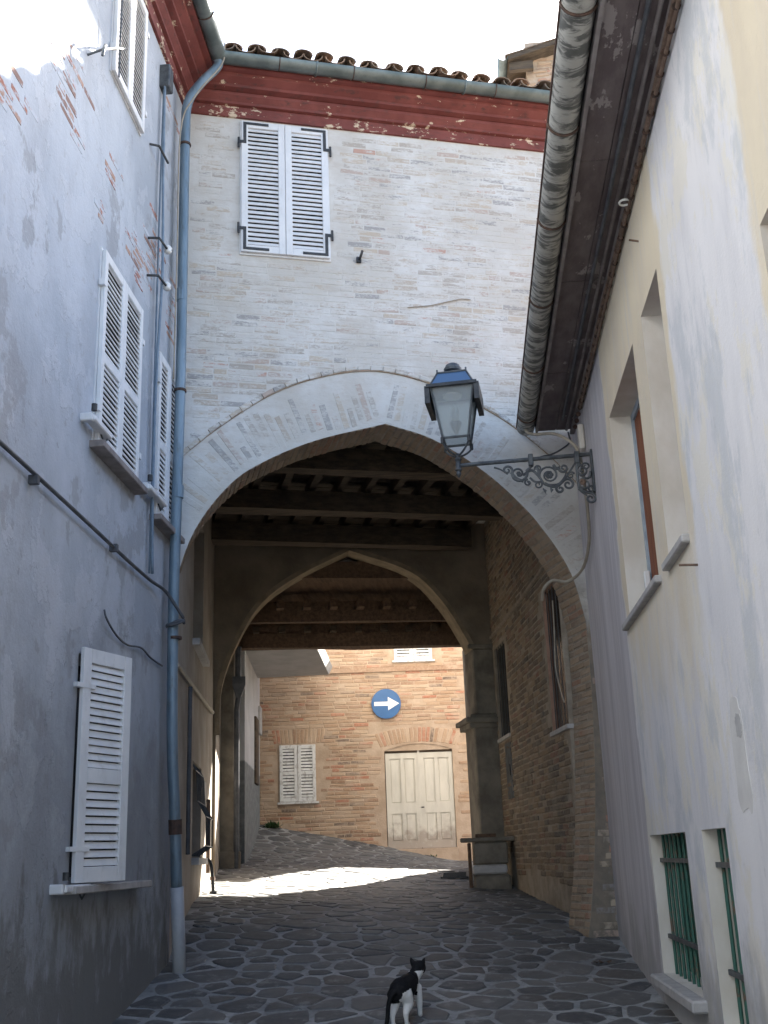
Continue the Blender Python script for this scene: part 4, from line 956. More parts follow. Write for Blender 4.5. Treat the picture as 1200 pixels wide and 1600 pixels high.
for (a, b, c0, d0) in (W1, W2, W3):
    MB().quad((XR + .235, a, c0), (XR + .235, a, d0), (XR + .235, b, d0), (XR + .235, b, c0)).build('window_pane', M['darkglass'], rh)
    fr = MB()
    for (p, q) in (((a, c0), (a + .06, d0)), ((b - .06, c0), (b, d0)), ((a + .06, d0 - .06), (b - .06, d0)), ((a + .06, c0), (b - .06, c0 + .05))): fr.box((XR + .17, p[0], p[1]), (XR + .23, q[0], q[1]))
    f = fr.build('window_frame', M['bluewood'], rh)
    MB().box((XR + .185, a + .062, c0 + .052), (XR + .225, (a + b) / 2 - .01, d0 - .062)).build('casement', M['brownwood'], f, bevel=.006)
    MB().box((XR + .185, (a + b) / 2 + .01, c0 + .052), (XR + .225, b - .062, d0 - .062)).build('casement', M['brownwood'], f, bevel=.006)
MB().box((XR + .12, W1[1] - .13, W1[2] + .10), (XR + .165, W1[1] - .08, W1[2] + .34)).build('latch', M['porcelain'], rh, bevel=.008)
for (a, b, c0) in ((6.98, 8.60, 3.29), (6.02, 6.70, 3.29)): MB().box((XR - .045, a, c0 - .03), (XR + .2, b, c0 + .02)).build('sill', M['sill'], rh, bevel=.008)
MB().box((XR - .09, G1[0] - .10, G1[2] - .075), (XR + .24, G1[1] + .06, G1[2] - .004)).build('sill', M['sill'], rh, bevel=.012)
MB().box((XR - .09, G2[0] - .5, G2[2] - .075), (XR + .24, G2[1] + .06, G2[2] - .004)).build('sill', M['sill'], rh, bevel=.012)
for (a, b, c0, d0) in (G1, G2):
    gp = MB().box((XR + .19, a, c0), (XR + .22, b, d0)).build('metal_shutter', M['greenpanel'], rh)
    k = 0; y_ = a + .05
    while y_ < b:
        MB().box((XR + .184, y_, c0 + .01), (XR + .1895, y_ + .05, d0 - .01)).build('panel_rib', M['greenpanel'], gp); y_ += .11
    nb = 9 if b - a > 1 else 4
    for k in range(nb):
        yy = a + (b - a) * (k + .5) / nb; MB().tube([(XR + .08, yy, c0 - .01), (XR + .08, yy, d0 + .01)], .011, 6).build('bar', M['green'], rh)
    for f_ in (.25, .80): MB().box((XR + .055, a - .02, c0 + f_ * (d0 - c0)), (XR + .075, b + .02, c0 + f_ * (d0 - c0) + .028)).build('crossbar', M['greyiron'], rh)
# plaster repairs
def blob(cy, cz, ry, rz, seed, off=0.006):
    r_ = random.Random(seed); pts_ = []
    for k in range(26):
        t = 2 * math.pi * k / 26; f = 1 + r_.uniform(-.12, .12)
        pts_.append((XR - off, cy + ry * f * math.copysign(abs(math.cos(t)) ** .6, math.cos(t)), cz + rz * f * math.copysign(abs(math.sin(t)) ** .6, math.sin(t))))
    m = MB(); n_ = len(pts_); m.add(pts_ + [(XR + .01, p[1], p[2]) for p in pts_], [tuple(range(n_))] + [(i, (i + 1) % n_, (i + 1) % n_ + n_, i + n_) for i in range(n_)]); return m
blob(5.50, 2.05, .14, .26, 4, .0025).build('plaster_patch', M['repair'], rh, fix=True)
blob(5.45, 2.19, .055, .055, 8, .0045).build('cement_patch', M['grey_repair'], rh, fix=True)
MB().tube([(XR + .02, 5.9, 3.095), (XR - .10, 5.9, 3.10)], .007, 6).build('nail', M['rustiron'], rh)
MB().tube([(XR + .02, 6.45, 5.40), (XR - .06, 6.45, 5.42)], .007, 6).build('nail', M['rustiron'], rh)
# eave: soffit boards, trim strips, fascia, gutter, roof
EZ = 5.80; EX = 0.90; YF = 10.75
y_ = -2.0
sf = MB().box((EX + .01, -6, EZ + .004), (XR + .05, YF, EZ + .05)).build('soffit', M['soffit'], rh)
while y_ < YF - .05:
    L = min(random.uniform(1.4, 2.3), YF - y_)
    for k in range(2):
        x0 = EX + .02 + k * .185
        MB().box((x0 + .002, y_ + .003, EZ - .012 - random.uniform(0, .004)), (x0 + .181, y_ + L - .003, EZ + .003)).build('soffit_board', M['soffit'], sf)
    y_ += L
MB().box((XR - .045, -6, EZ - .035), (XR + .01, YF + .1, EZ + .003)).build('eave_trim', M['trim'], rh, bevel=.008)
MB().box((XR - .10, -6, EZ - .030), (XR - .075, YF, EZ + .002)).build('eave_trim', M['trim'], rh, bevel=.006)
MB().box((EX - .005, -6, EZ - .04), (EX + .018, YF, EZ + .16)).build('fascia', M['trim'], rh)
gr = half_gutter([(EX - .10, -6, EZ + .045), (EX - .10, YF + .02, EZ + .045)], 0.092, 0.005, 'gutter', M['stained'], rh, Vector((-1, 0, 0)), 14)
MB().tube([(EX - .10 + 0.092, -6, EZ + .045), (EX - .10 + 0.092, YF, EZ + .045)], .008, 6).build('gutter_bead', M['strap'], gr)
MB().tube([(EX - .10 - 0.092, -6, EZ + .045), (EX - .10 - 0.092, YF, EZ + .045)], .010, 6).build('gutter_bead', M['strap'], gr)
for y_ in (4.75, 5.75, 6.8, 7.95, 9.2, 10.4): MB().tube([(EX - .10 + 0.097 * math.cos(t), y_, EZ + .045 - 0.097 * math.sin(t)) for t in [math.pi * k / 14 for k in range(15)]], 0.009, 6).build('gutter_strap', M['strap'], gr)
mb = MB(); mb.obox((EX - .02, -6.2, EZ + .16), (5.2, 0, 1.5), (0, YF + 6.2, 0), (0, 0, .09)); rroof = mb.build('roof', M['tile'], rh)
# conduit and cable bundle under the eave
ec = thing('eave_cables', 'bundle of brown cables strung along the right wall under the low eave', 'cable', (XR - .05, 7, 5.7))
MB().tube(catmull([(XR - .03 - .006 * math.sin(i * 1.7), -4 + i * 1.0, 5.725 + .012 * math.sin(i * 2.3)) for i in range(15)], 4), .016, 6).build('cable', M['rustiron'], ec, smooth=True)
MB().tube(catmull([(XR - .028, -4 + i * 1.0, 5.69 + .012 * math.sin(i * 1.3 + 1)) for i in range(15)], 4), .012, 6).build('cable', M['rustiron'], ec, smooth=True)
cable('dark_conduit', 'dark green conduit fixed along the middle of the right soffit', [(XR - .155, -4 + i * 1.2, EZ - .035 + .008 * math.sin(i * 2)) for i in range(13)], .014, M['cable'])
y_ = 4.0
while y_ < 10.6: MB().tube([(XR - .03, y_, 5.70), (XR - .03, y_ + .012, 5.70)], .024, 8).build('tie', M['strap'], ec); y_ += .17
m = MB(); m.tube([(XR - .06 + .035 * math.cos(t), 6.45 + .035 * math.sin(t), 5.70) for t in [2 * math.pi * k / 12 for k in range(13)]], .008, 6); m.build('ring', M['porcelain'], ec)

# ------------------------------------------------------------------ street lamp on a scroll bracket
LY = 9.65; LX = 0.075; BZ = 5.075
lamp = thing('street_lamp', 'grey wrought iron bracket lamp with a tapered glass lantern before the arch', 'street lamp', (XR, LY, BZ))
RY = R(-6)
def LPt(x, y, z): return Vector((LX + x * math.cos(RY) - y * math.sin(RY), LY + x * math.sin(RY) + y * math.cos(RY), z))
def sq(w_, z): return [LPt(-w_, -w_, z), LPt(w_, -w_, z), LPt(w_, w_, z), LPt(-w_, w_, z)]
b0, t0 = 0.118, 0.198; zb, zt = 5.315, 5.80
# lantern frame: corner bars + rings
fr = MB()
for (sx, sy) in ((-1, -1), (1, -1), (1, 1), (-1, 1)): fr.tube([LPt(sx * b0, sy * b0, zb), LPt(sx * t0, sy * t0, zt)], .011, 6)
for w_, z_, h_ in ((b0, zb, .022), (t0, zt, .03)):
    q = sq(w_, z_)
    for i in range(4): fr.tube([q[i], q[(i + 1) % 4]], .012, 6)
fr.build('lantern_frame', M['greyiron'], lamp)
for i in range(4):
    q0, q1 = sq(b0 - .004, zb), sq(t0 - .004, zt); a, b, c, d_ = q0[i], q0[(i + 1) % 4], q1[(i + 1) % 4], q1[i]
    nn = (b - a).cross(d_ - a).normalized() * .004; m = MB(); m.add([a, b, c, d_, a - nn, b - nn, c - nn, d_ - nn], [(0, 1, 2, 3), (7, 6, 5, 4), (0, 4, 5, 1), (1, 5, 6, 2), (2, 6, 7, 3), (3, 7, 4, 0)]); m.build('glass_pane', M['glass'], lamp)
# dark rim skirt: side flaps and thin front lips
for sx in (-1, 1): MB().obox(LPt(sx * .205, -.228, 5.63), LPt(sx * .205 + sx * .048, -.228, 5.63) - LPt(sx * .205, -.228, 5.63), LPt(0, .45, 0) - LPt(0, 0, 0), (0, 0, .17)).build('side_flap', M['iron'], lamp)
for sy in (-1, 1): MB().obox(LPt(-.235, sy * .226, 5.785), LPt(.47, 0, 0) - LPt(0, 0, 0), LPt(0, sy * .012, 0) - LPt(0, 0, 0), (0, 0, .030)).build('rim', M['iron'], lamp)
m = MB(); q0, q1 = sq(.205, 5.812), sq(.235, 5.812); m.loft([q1, q0], True, False); m.build('rim', M['iron'], lamp)
m = MB(); m.loft([sq(.20, 5.815), sq(.135, 5.955)], True, True); rf = m.build('lantern_roof', M['bluereflect'], lamp, fix=True)
m = MB()
for (sx, sy) in ((-1, -1), (1, -1), (1, 1), (-1, 1)): m.tube([LPt(sx * .20, sy * .20, 5.818), LPt(sx * .135, sy * .135, 5.958), LPt(sx * .135, sy * .135, 5.99)], .009, 6)
q = sq(.137, 5.960)
for i in range(4): m.tube([q[i], q[(i + 1) % 4]], .009, 6)
m.build('roof_bars', M['greyiron'], rf)
m = MB(); m.tube([LPt(0, 0, z) for z in (5.95, 5.97, 6.01, 6.015, 6.02, 6.045, 6.05, 6.08, 6.10, 6.106)], [.085, .055, .055, .066, .082, .086, .078, .066, .034, .004], 18); smooth_by_angle(m.build('chimney_cap', M['greyiron'], lamp), 35)
m = MB(); m.tube([LPt(0, 0, z) for z in (5.50, 5.52, 5.57, 5.62, 5.66, 5.68)], [.018, .03, .038, .034, .02, .003], 14); m.build('bulb', M['bulb'], lamp, smooth=True)
m = MB(); m.tube([LPt(0, 0, z) for z in (5.38, 5.42, 5.47, 5.50)], [.012, .03, .05, .056], 14); m.build('bulb_holder', M['greyiron'], lamp, smooth=True)
m = MB(); m.tube([LPt(-.02, 0, 5.76), LPt(-.02, 0, 5.775)], .09, 14); m.build('reflector', M['bulb'], lamp)
for (sx, sy) in ((-1, -1), (1, -1), (1, 1), (-1, 1)):
    MB().tube(catmull([LPt(sx * b0, sy * b0, zb), LPt(sx * b0 * .95, sy * b0 * .95, zb - .06), LPt(sx * .06, sy * .06, zb - .12), LPt(0, 0, zb - .155)], 5), .010, 6).build('holder_arm', M['greyiron'], lamp)
    MB().tube([LPt(sx * b0 * 1.03, sy * b0 * 1.03, zb + .005), LPt(sx * b0 * 1.03, sy * b0 * 1.03, zb - .055)], .017, 6).build('corner_foot', M['iron'], lamp)
m = MB(); m.tube([LPt(0, 0, z) for z in (5.19, 5.165, 5.15, 5.13, 5.11, 5.09, 5.05, 5.03, 5.015, 4.99, 4.965, 4.955)], [.015, .03, .022, .034, .022, .026, .026, .034, .018, .024, .012, .003], 12); smooth_by_angle(m.build('stem', M['greyiron'], lamp), 35)
br = MB().tube([(LX + .02, LY, BZ), (XR + .02, LY, BZ + .035)], .019, 10).build('bracket_bar', M['greyiron'], lamp)
for x_ in (.74, 1.16): MB().box((x_ - .022, LY - .03, BZ - .05), (x_ + .022, LY + .03, BZ + .065)).build('collar', M['greyiron'], br, bevel=.006)
MB().box((XR - .02, LY - .045, BZ - .34), (XR - .001, LY + .045, BZ + .07)).build('wall_plate', M['greyiron'], lamp, bevel=.006)
def spiral(cx, cz, r0, turns, a0, sgn, y=0.0, tail=None, k=26):
    pts_ = []
    for i in range(k + 1):
        t = i / k; r_ = r0 * (1 - t) ** .8 + .006; a = a0 + sgn * turns * 2 * math.pi * t
        pts_.append((cx + r_ * math.cos(a), LY + y, cz + r_ * math.sin(a)))
    if tail: pts_ = catmull(list(tail) + [pts_[0]], 4)[:-1] + pts_
    return pts_
def scroll(path, r=.014, nm='scroll'): MB().tube(path, [r * (1 - .35 * i / (len(path) - 1)) for i in range(len(path))], 6).build(nm, M['greyiron'], br)
z0 = BZ - .03
scroll(spiral(.62, z0 - .085, .075, 1.5, R(20), -1, tail=[(.74, LY, z0 + .0), (.73, LY, z0 - .03)]))
scroll(spiral(.52, z0 - .045, .040, 1.3, R(-40), 1, tail=[(.66, LY, z0 - .16), (.60, LY, z0 - .13)]))
main = catmull([(.66, LY, z0 - .10), (.74, LY, z0 - .06), (.80, LY, z0 - .12), (.85, LY, z0 - .20), (.95, LY, z0 - .23), (1.03, LY, z0 - .17), (1.10, LY, z0 - .07), (1.15, LY, z0 + .0)], 6); scroll(main, .013)
scroll(spiral(.895, z0 - .115, .085, 1.7, R(200), -1, tail=[(.79, LY, z0 - .02), (.80, LY, z0 - .07)]), .012)
scroll(spiral(1.03, z0 - .055, .038, 1.3, R(160), 1, tail=[(.94, LY, z0 - .02), (.97, LY, z0 - .06)]))
scroll(spiral(1.06, z0 - .215, .050, 1.4, R(150), -1, tail=[(.97, LY, z0 - .225), (1.0, LY, z0 - .19)]))
scroll(spiral(.985, z0 - .255, .034, 1.2, R(90), 1))
scroll(spiral(1.20, z0 - .09, .050, 1.5, R(100), 1, tail=[(1.15, LY, z0 - .0), (1.17, LY, z0 - .02)]))
scroll(spiral(1.21, z0 - .22, .055, 1.5, R(60), 1, tail=[(1.27, LY, z0 - .10), (1.26, LY, z0 - .15)]))
scroll(spiral(1.25, z0 - .36, .045, 1.3, R(90), -1, tail=[(1.15, LY, z0 - .26), (1.20, LY, z0 - .29)]))
scroll(catmull([(1.155, LY, z0), (1.15, LY, z0 - .15), (1.16, LY, z0 - .27), (1.22, LY, z0 - .33)], 5), .012)
scroll(spiral(.79, z0 - .20, .030, 1.2, R(40), -1, tail=[(.72, LY, z0 - .13), (.76, LY, z0 - .17)]), .010)
scroll(spiral(.70, z0 - .175, .026, 1.2, R(90), 1), .010)
scroll(spiral(.80, z0 - .045, .026, 1.2, R(200), -1), .010)
scroll(spiral(1.09, z0 - .13, .030, 1.3, R(20), 1), .010)
scroll(spiral(1.235, z0 - .05, .030, 1.3, R(180), -1), .010)
scroll(spiral(1.265, z0 - .27, .026, 1.3, R(10), 1), .010)
scroll(catmull([(1.15, LY, z0 - .24), (1.20, LY, z0 - .18), (1.27, LY, z0 - .16)], 5), .010)
scroll(catmull([(.85, LY, z0 - .19), (.90, LY, z0 - .21), (.98, LY, z0 - .20), (1.04, LY, z0 - .13), (1.05, LY, z0 - .09)], 5), .010)
scroll(catmull([(.40, LY, z0 - .01), (.46, LY, z0 - .035), (.52, LY, z0 - .085)], 5), .009)
for (cx, cz, rr) in ((.895, z0 - .115, .040), (.62, z0 - .085, .022), (1.19, z0 - .20, .032)):
    m = MB()
    for k in range(6):
        t = 2 * math.pi * k / 6; c = Vector((cx + rr * .55 * math.cos(t), LY - .008, cz + rr * .55 * math.sin(t)))
        m.tube([c + Vector((0, .012, 0)), c, c - Vector((0, .008, 0))], [rr * .42, rr * .5, rr * .2], 7)
    m.build('rosette', M['rustiron'] if cx > 1.1 else M['greyiron'], br)
for (x0, zc0, x1, zc1) in ((.83, z0 - .24, .85, z0 - .29), (.90, z0 - .235, .90, z0 - .285), (.70, z0 - .17, .71, z0 - .20)):
    MB().tube([(x0, LY, zc0), ((x0 + x1) / 2 + .01, LY, (zc0 + zc1) / 2), (x1, LY, zc1)], [.006, .014, .002], 6).build('leaf_tip', M['greyiron'], br)
# lamp feed cables
cable('lamp_cable', 'beige double cable looping from the eave end over the lamp bracket', [(.80, 10.62, 5.86), (.79, 10.60, 5.74), (.86, 10.45, 5.64), (1.02, 10.1, 5.50), (1.15, 9.80, 5.28), (1.20, 9.75, 5.12), (1.22, 9.78, 4.9), (1.25, 9.95, 4.65), (1.265, 10.2, 4.42), (1.23, 10.6, 4.27), (1.10, 10.85, 4.21), (.95, 10.82, 4.22), (.86, 10.85, 4.15), (.84, 10.95, 4.05)], .016, M['beigecable'])
cable('black_lamp_wire', 'thin black wire drooping between the eave corner and the lamp bracket', [(1.20, 10.5, 5.66), (1.19, 10.35, 5.50), (1.08, 10.1, 5.34), (.96, 9.9, 5.22), (.86, 9.72, 5.14), (.80, 9.66, 5.10)], .009, M['cable'])
o = MB().box((XR - .06, 10.0, 5.30), (XR - .005, 10.12, 5.55)).build('junction_box', M['reveal'], None, bevel=.01); tag(o, 'small cream junction box on the right wall above the lamp bracket', 'junction box')

# ------------------------------------------------------------------ far house across the street end
W5 = R(5); HD = Vector((math.cos(W5), math.sin(W5), 0)); HN = Vector((-math.sin(W5), math.cos(W5), 0)); H0 = Vector((-1, 21, 0)); HO = -HN
def HP(s, off, z): return H0 + HD * s + HN * off + Vector((0, 0, z))
fh = thing('brick_house', 'warm tan brick house with cream double doors facing the archway', 'house', HP(-1, 0, 1.7))
HR = 1.12; HLft = -4.2
DO = (-0.53, 0.735, 1.62, 3.54)
mb = MB(); rv = MB()
wall_holes(mb, lambda s, z: HP(s, 0, z), [], [], [DO], 0.16, HO, HLft, HR, 0.8, 5.95, rv); fwall = mb.build('wall', M['far_mortar'], fh); rv.build('door_reveal', M['far_mortar'], fh)
mb = MB(); mb.quad(HP(HR, 0, .8), HP(HR, 8, .8), HP(HR, 8, 5.95), HP(HR, 0, 5.95)); mb.quad(HP(HLft, 0, .8), HP(HLft, 8, .8), HP(HLft, 8, 5.95), HP(HLft, 0, 5.95)); mb.build('side_wall', M['far_mortar'], fh)
mb = MB(); mb.obox(HP(HLft - .2, -.12, 5.952), HD * (HR - HLft + .25), HN * 8.5 + Vector((0, 0, .8)), (0, 0, .1)); mb.build('roof', M['tile'], fh)
mb = MB(); mb.obox(HP(HR + .004, .05, .8), HD * 3.4, HN * 5, (0, 0, 3.55)); mb.build('added_shade_wing', M['far_mortar'], fh)  # out of view, added so its shadow cuts the sun patch's far edge
mb = MB(); mb.obox(HP(HR + .006, -.12, 4.352), HD * 3.5, HN * 5.4 + Vector((0, 0, .7)), (0, 0, .09)); mb.build('roof', M['tile'], fh)  # roof of the added wing, part of the same sun blocker
def okh(c, z, L):
    s = c + HLft
    if z < gz(*HP(s, 0, 0).xy) - .05: return False
    if DO[0] - .05 - L / 2 < s < DO[1] + .05 + L / 2 and z < 3.66 + .0: return False
    if -0.66 < s < 0.86 and 3.5 < z < 3.98: return False
    if -2.52 - L / 2 < s < -1.75 + L / 2 and 2.62 < z < 3.76: return False
    if -2.6 < s < -1.68 and 3.7 < z < 4.02: return False
    if -0.30 - L / 2 < s < 0.48 + L / 2 and 5.18 < z: return False
    if abs(z - 5.06) < .05: return False
    return True
fbk = lay(HP(HLft, 0, 0), HD, HO, HR - HLft, 1.2, 5.88, okh, rb, proud=(0.003, 0.014), dropout=0.05)
# flat brick arches over the window and segmental arch over the doors
for k in range(13):
    s = -2.57 + k * .075; lean = (s + 2.12) * .35; u = (HD * lean + Vector((0, 0, 1))).normalized(); v = Vector((0, 0, 1)).cross(HN).normalized(); v = (HD - u * HD.dot(u)).normalized()
    p = HP(s, .018, 3.87); fbk.append((vis_score(p, HO), frame(p, u, HO, v, .26 / BL, 1, 1.05)))
for k in range(20):
    s = -0.62 + k * .0765; t = (s - .10) / .73; lean = t * .45; u = (HD * lean + Vector((0, 0, 1))).normalized(); v = (HD - u * HD.dot(u)).normalized()
    p = HP(s, .018, 3.74 + .09 * (1 - t * t)); fbk.append((vis_score(p, HO), frame(p, u, HO, v, .27 / BL, 1, 1.1)))
place_bricks(fbk, make_brick_set(M['far_brick']), fwall, 300, 'wall_bricks')
mb = MB(); mb.obox(HP(HLft, -.045, 5.02), HD * (HR - HLft), HN * .06, (0, 0, .05)); mb.obox(HP(HLft, -.03, 5.071), HD * (HR - HLft), HN * .05, (0, 0, .035)); mb.build('string_course', M['far_brick'], fh)
# double doors
MB().quad(HP(DO[0] - .05, .15, 1.4), HP(DO[1] + .05, .15, 1.4), HP(DO[1] + .05, .15, 3.9), HP(DO[0] - .05, .15, 3.9)).build('door_light_stop', M['beam'], fh)  # dark panel added behind the doors to stop light leaking past their edge
mb = MB(); mb.quad(HP(HLft, 8, .8), HP(HR, 8, .8), HP(HR, 8, 6.6), HP(HLft, 8, 6.6)); mb.build('rear_wall', M['far_mortar'], fh)
dz0 = 1.79; dh = 3.56 - dz0
MB().obox(HP(DO[0] - .02, -.05, 1.5), HD * (DO[1] - DO[0] + .04), HN * .2, (0, 0, dz0 - 1.5 - .005)).build('threshold', M['far_mortar'], fh, bevel=.01)
for k in (0, 1):
    s0 = DO[0] + .015 + k * (DO[1] - DO[0]) / 2; wd = (DO[1] - DO[0]) / 2 - .02
    dr = MB().obox(HP(s0, .07, dz0), HD * wd, HN * .04, (0, 0, dh)).build('door', M['door'], fh)
    rr = MB()
    for (a, b, c0, d0) in ((0, .075, 0, dh), (wd - .075, wd, 0, dh), (.075, wd - .075, 0, .13), (.075, wd - .075, .62, .80), (.075, wd - .075, dh - .16, dh), (wd / 2 - .03, wd / 2 + .03, .13, .62), (wd / 2 - .03, wd / 2 + .03, .80, dh - .16)):
        rr.obox(HP(s0 + a, .045, dz0 + c0), HD * (b - a), HN * .025, (0, 0, d0 - c0))
    rr.build('door_frame', M['door'], dr)
    for (a, b) in ((.075, wd / 2 - .03), (wd / 2 + .03, wd - .075)):
        for (c0, d0) in ((.13, .62), (.80, dh - .16)):
            MB().obox(HP(s0 + a + .022, .058, dz0 + c0 + .022), HD * (b - a - .044), HN * .012, (0, 0, d0 - c0 - .044)).build('door_panel', M['door'], dr, bevel=.005)
    MB().box((0, 0, 0), (.001, .001, .001))
MB().obox(HP(DO[0] + (DO[1] - DO[0]) / 2 - .02, .035, dz0 + .01), HD * .04, HN * .012, (0, 0, dh - .02)).build('door_strip', M['door'], fh)
m = MB(); pts_ = [(DO[0] + (DO[1] - DO[0]) * k / 10, 3.54 + .12 * (1 - ((k - 5) / 5) ** 2)) for k in range(11)]
for a, b in zip(pts_, pts_[1:]): m.quad(HP(a[0], -.017, 3.50 if 0 else a[1]), HP(b[0], -.017, b[1]), HP(b[0], .10, b[1]), HP(a[0], .10, a[1]))
for a, b in zip(pts_, pts_[1:]): m.quad(HP(a[0], .04, 3.5), HP(b[0], .04, 3.5), HP(b[0], .04, b[1]), HP(a[0], .04, a[1]))
m.build('door_head', M['beam'], fh)
MB().tube([HP(.13, .03, dz0 + .72), HP(.13, .0, dz0 + .72), HP(.17, -.01, dz0 + .72)], .012, 6).build('door_handle', M['iron'], fh)
# shutters
for (s0, s1, z0_, z1_) in ((-2.475, -1.80, 2.69, 3.71), (-0.28, 0.455, 5.23, 5.92)):
    wd = (s1 - s0) / 2
    for k in (0, 1): shutter_leaf(fh, HP(s0 + k * wd, -.004, z0_), HD, HO, wd - .008, z1_ - z0_, (.5,), 'oldshutter', fw=.06, slat_pitch=.055, th=.035)
    MB().obox(HP(s0 - .04, -.06, z0_ - .04), HD * (s1 - s0 + .08), HN * .07, (0, 0, .035)).build('sill', M['oldshutter'], fh)
MB().obox(HP(.90, -.03, 3.88), HD * .16, HN * .03, (0, 0, .14)).build('house_plate', M['signwhite'], fh)
# road sign
sg = thing('road_sign', 'round blue road sign with a white arrow pointing right', 'sign', HP(-.463, -.06, 4.41))
cs = (-.463, 4.412); SRd = .278
def disc(off0, off1, r_, n_=40): return MB().loft([[HP(cs[0] + r_ * math.cos(2 * math.pi * k / n_), off, cs[1] + r_ * math.sin(2 * math.pi * k / n_)) for k in range(n_)] for off in (off0, off1)], True, True)
disc(-.062, -.050, SRd).build('disc', M['signblue'], sg, fix=True)
m = MB(); n_ = 40; ring_ = []
for off, r_ in ((-.0645, SRd), (-.0645, SRd - .012)): ring_.append([HP(cs[0] + r_ * math.cos(2 * math.pi * k / n_), off, cs[1] + r_ * math.sin(2 * math.pi * k / n_)) for k in range(n_)])
m.loft(ring_, True, False); m.build('border', M['signblue'], sg)
ar = [(-.225, .038), (.035, .038), (.035, .125), (.245, .0), (.035, -.125), (.035, -.038), (-.225, -.038)]
m = MB(); m.add([HP(cs[0] + a, -.066, cs[1] + b) for a, b in ar], [tuple(range(7))[::-1]]); m.build('arrow', M['signwhite'], sg, fix=False)
MB().obox(HP(cs[0] - .03, -.05, cs[1] - .12), HD * .06, HN * .055, (0, 0, .24)).build('mount', M['greyiron'], sg)
# weeds at the wall foot
rl = random.Random(5)
for (s, label) in ((-2.62, 'small green weed growing at the foot of the far brick wall on the left'), (0.30, 'tiny weed at the base of the cream double doors')):
    base = HP(s, -.10, 0); base.z = gz(base.x, base.y)
    m = MB()
    for k in range(70 if s < 0 else 16):
        a = rl.uniform(0, 6.28); L = rl.uniform(.05, .16) * (1 if s < 0 else .45); el = rl.uniform(.3, 1.3); p = base + Vector((rl.uniform(-.12, .12), rl.uniform(-.05, .05), 0)) * (1 if s < 0 else .4)
        dd = Vector((math.cos(a) * math.cos(el), math.sin(a) * math.cos(el), math.sin(el))); q = p + dd * L; sd = dd.cross(Vector((0, 0, 1))).normalized() * L * .22
        m.add([p, (p + q) / 2 + sd, q, (p + q) / 2 - sd], [(0, 1, 2, 3)])
    tag(m.build('weed', M['leaf'], None), label, 'plant')

# ------------------------------------------------------------------ grey house beyond the arch on the left, with jutting storey
gh = thing('grey_house', 'grey rendered house corner with dark lower wall beyond the arch on the left', 'house', (-3.9, 19, 1.6))
ga, gb = Vector((-3.44, 17.35, 0)), Vector((-3.86, 21.0, 0)); gd = (gb - ga); gn = Vector((gd.y, -gd.x, 0)).normalized()
mb = MB(); mb.quad(ga + Vector((0, 0, .8)), gb + Vector((0, 0, .8)), gb + Vector((0, 0, 8)), ga + Vector((0, 0, 8))); mb.quad(ga + Vector((0, 0, .8)), ga + Vector((-4, -.3, .8)), ga + Vector((-4, -.3, 8)), ga + Vector((0, 0, 8))); mb.build('wall', M['greyrender'], gh, fix=False)
mb = MB(); mb.obox(ga + gd * .55 + Vector((0, 0, 2.95)) - gn * .02, gd * .16, gn * .06, (0, 0, 1.15)); mb.build('shutter', M['beam'], gh, bevel=.01)
mb = MB(); mb.obox(ga + gd * .8 + Vector((0, 0, 3.9)) - gn * .02, gd * .12, gn * .07, (0, 0, .5)); mb.build('wall_box', M['sill'], gh, bevel=.01)
mb = MB(); mb.add([(-3.9, 17.5, 4.9), (-2.30, 17.5, 4.9), (-2.44, 20.2, 4.9), (-3.9, 20.2, 4.9), (-3.9, 17.5, 5.05), (-2.24, 17.5, 5.05), (-2.38, 20.26, 5.05), (-3.9, 20.26, 5.05)], [(3, 2, 1, 0), (4, 5, 6, 7), (0, 1, 5, 4), (1, 2, 6, 5), (2, 3, 7, 6), (3, 0, 4, 7)]); mb.build('balcony_slab', M['concrete'], gh)
mb = MB(); mb.box((-3.9, 17.6, 5.052), (-2.5, 20.1, 5.9)); mb.build('balcony_parapet', M['greyrender'], gh)

# ------------------------------------------------------------------ stone bench by the right pier
bn = thing('stone_bench', 'old stone slab bench with stacked blocks beside the right inner pier', 'bench', (.2, 15.2, 1.2))
def BP(x, y, z): return Vector((x, y, z))
MB().box((-.15, 14.98, 1.80), (.56, 15.42, 1.855)).build('slab', M['pierstone'], bn, bevel=.012)
MB().box((.02, 15.02, 1.52), (.46, 15.40, 1.795)).build('block', M['pierstone'], bn, bevel=.02)
MB().box((-.01, 14.98, 1.40), (.44, 15.40, 1.515)).build('block', M['sill'], bn, bevel=.02)
MB().box((.0, 15.0, 1.05), (.48, 15.42, 1.395)).build('block', M['pierstone'], bn, bevel=.03)
MB().box((-.06, 15.02, 1.05), (-.015, 15.36, 1.795)).build('support', M['joist'], bn, bevel=.01)
MB().box((.05, 15.05, 1.858), (.32, 15.15, 1.90)).build('plank', M['joist'], bn, bevel=.006)
dg = thing('drain_grate', 'dark iron drain grate in the paving left of the stone bench', 'drain', (-.28, 16.2, gz(-.28, 16.2)))
m = MB()
for k in range(7):
    y_ = 15.9 + k * .09; MB().box((-.42, y_, gz(-.3, y_) + .012), (-.10, y_ + .05, gz(-.3, y_) + .034)).build('bar', M['iron'], dg)
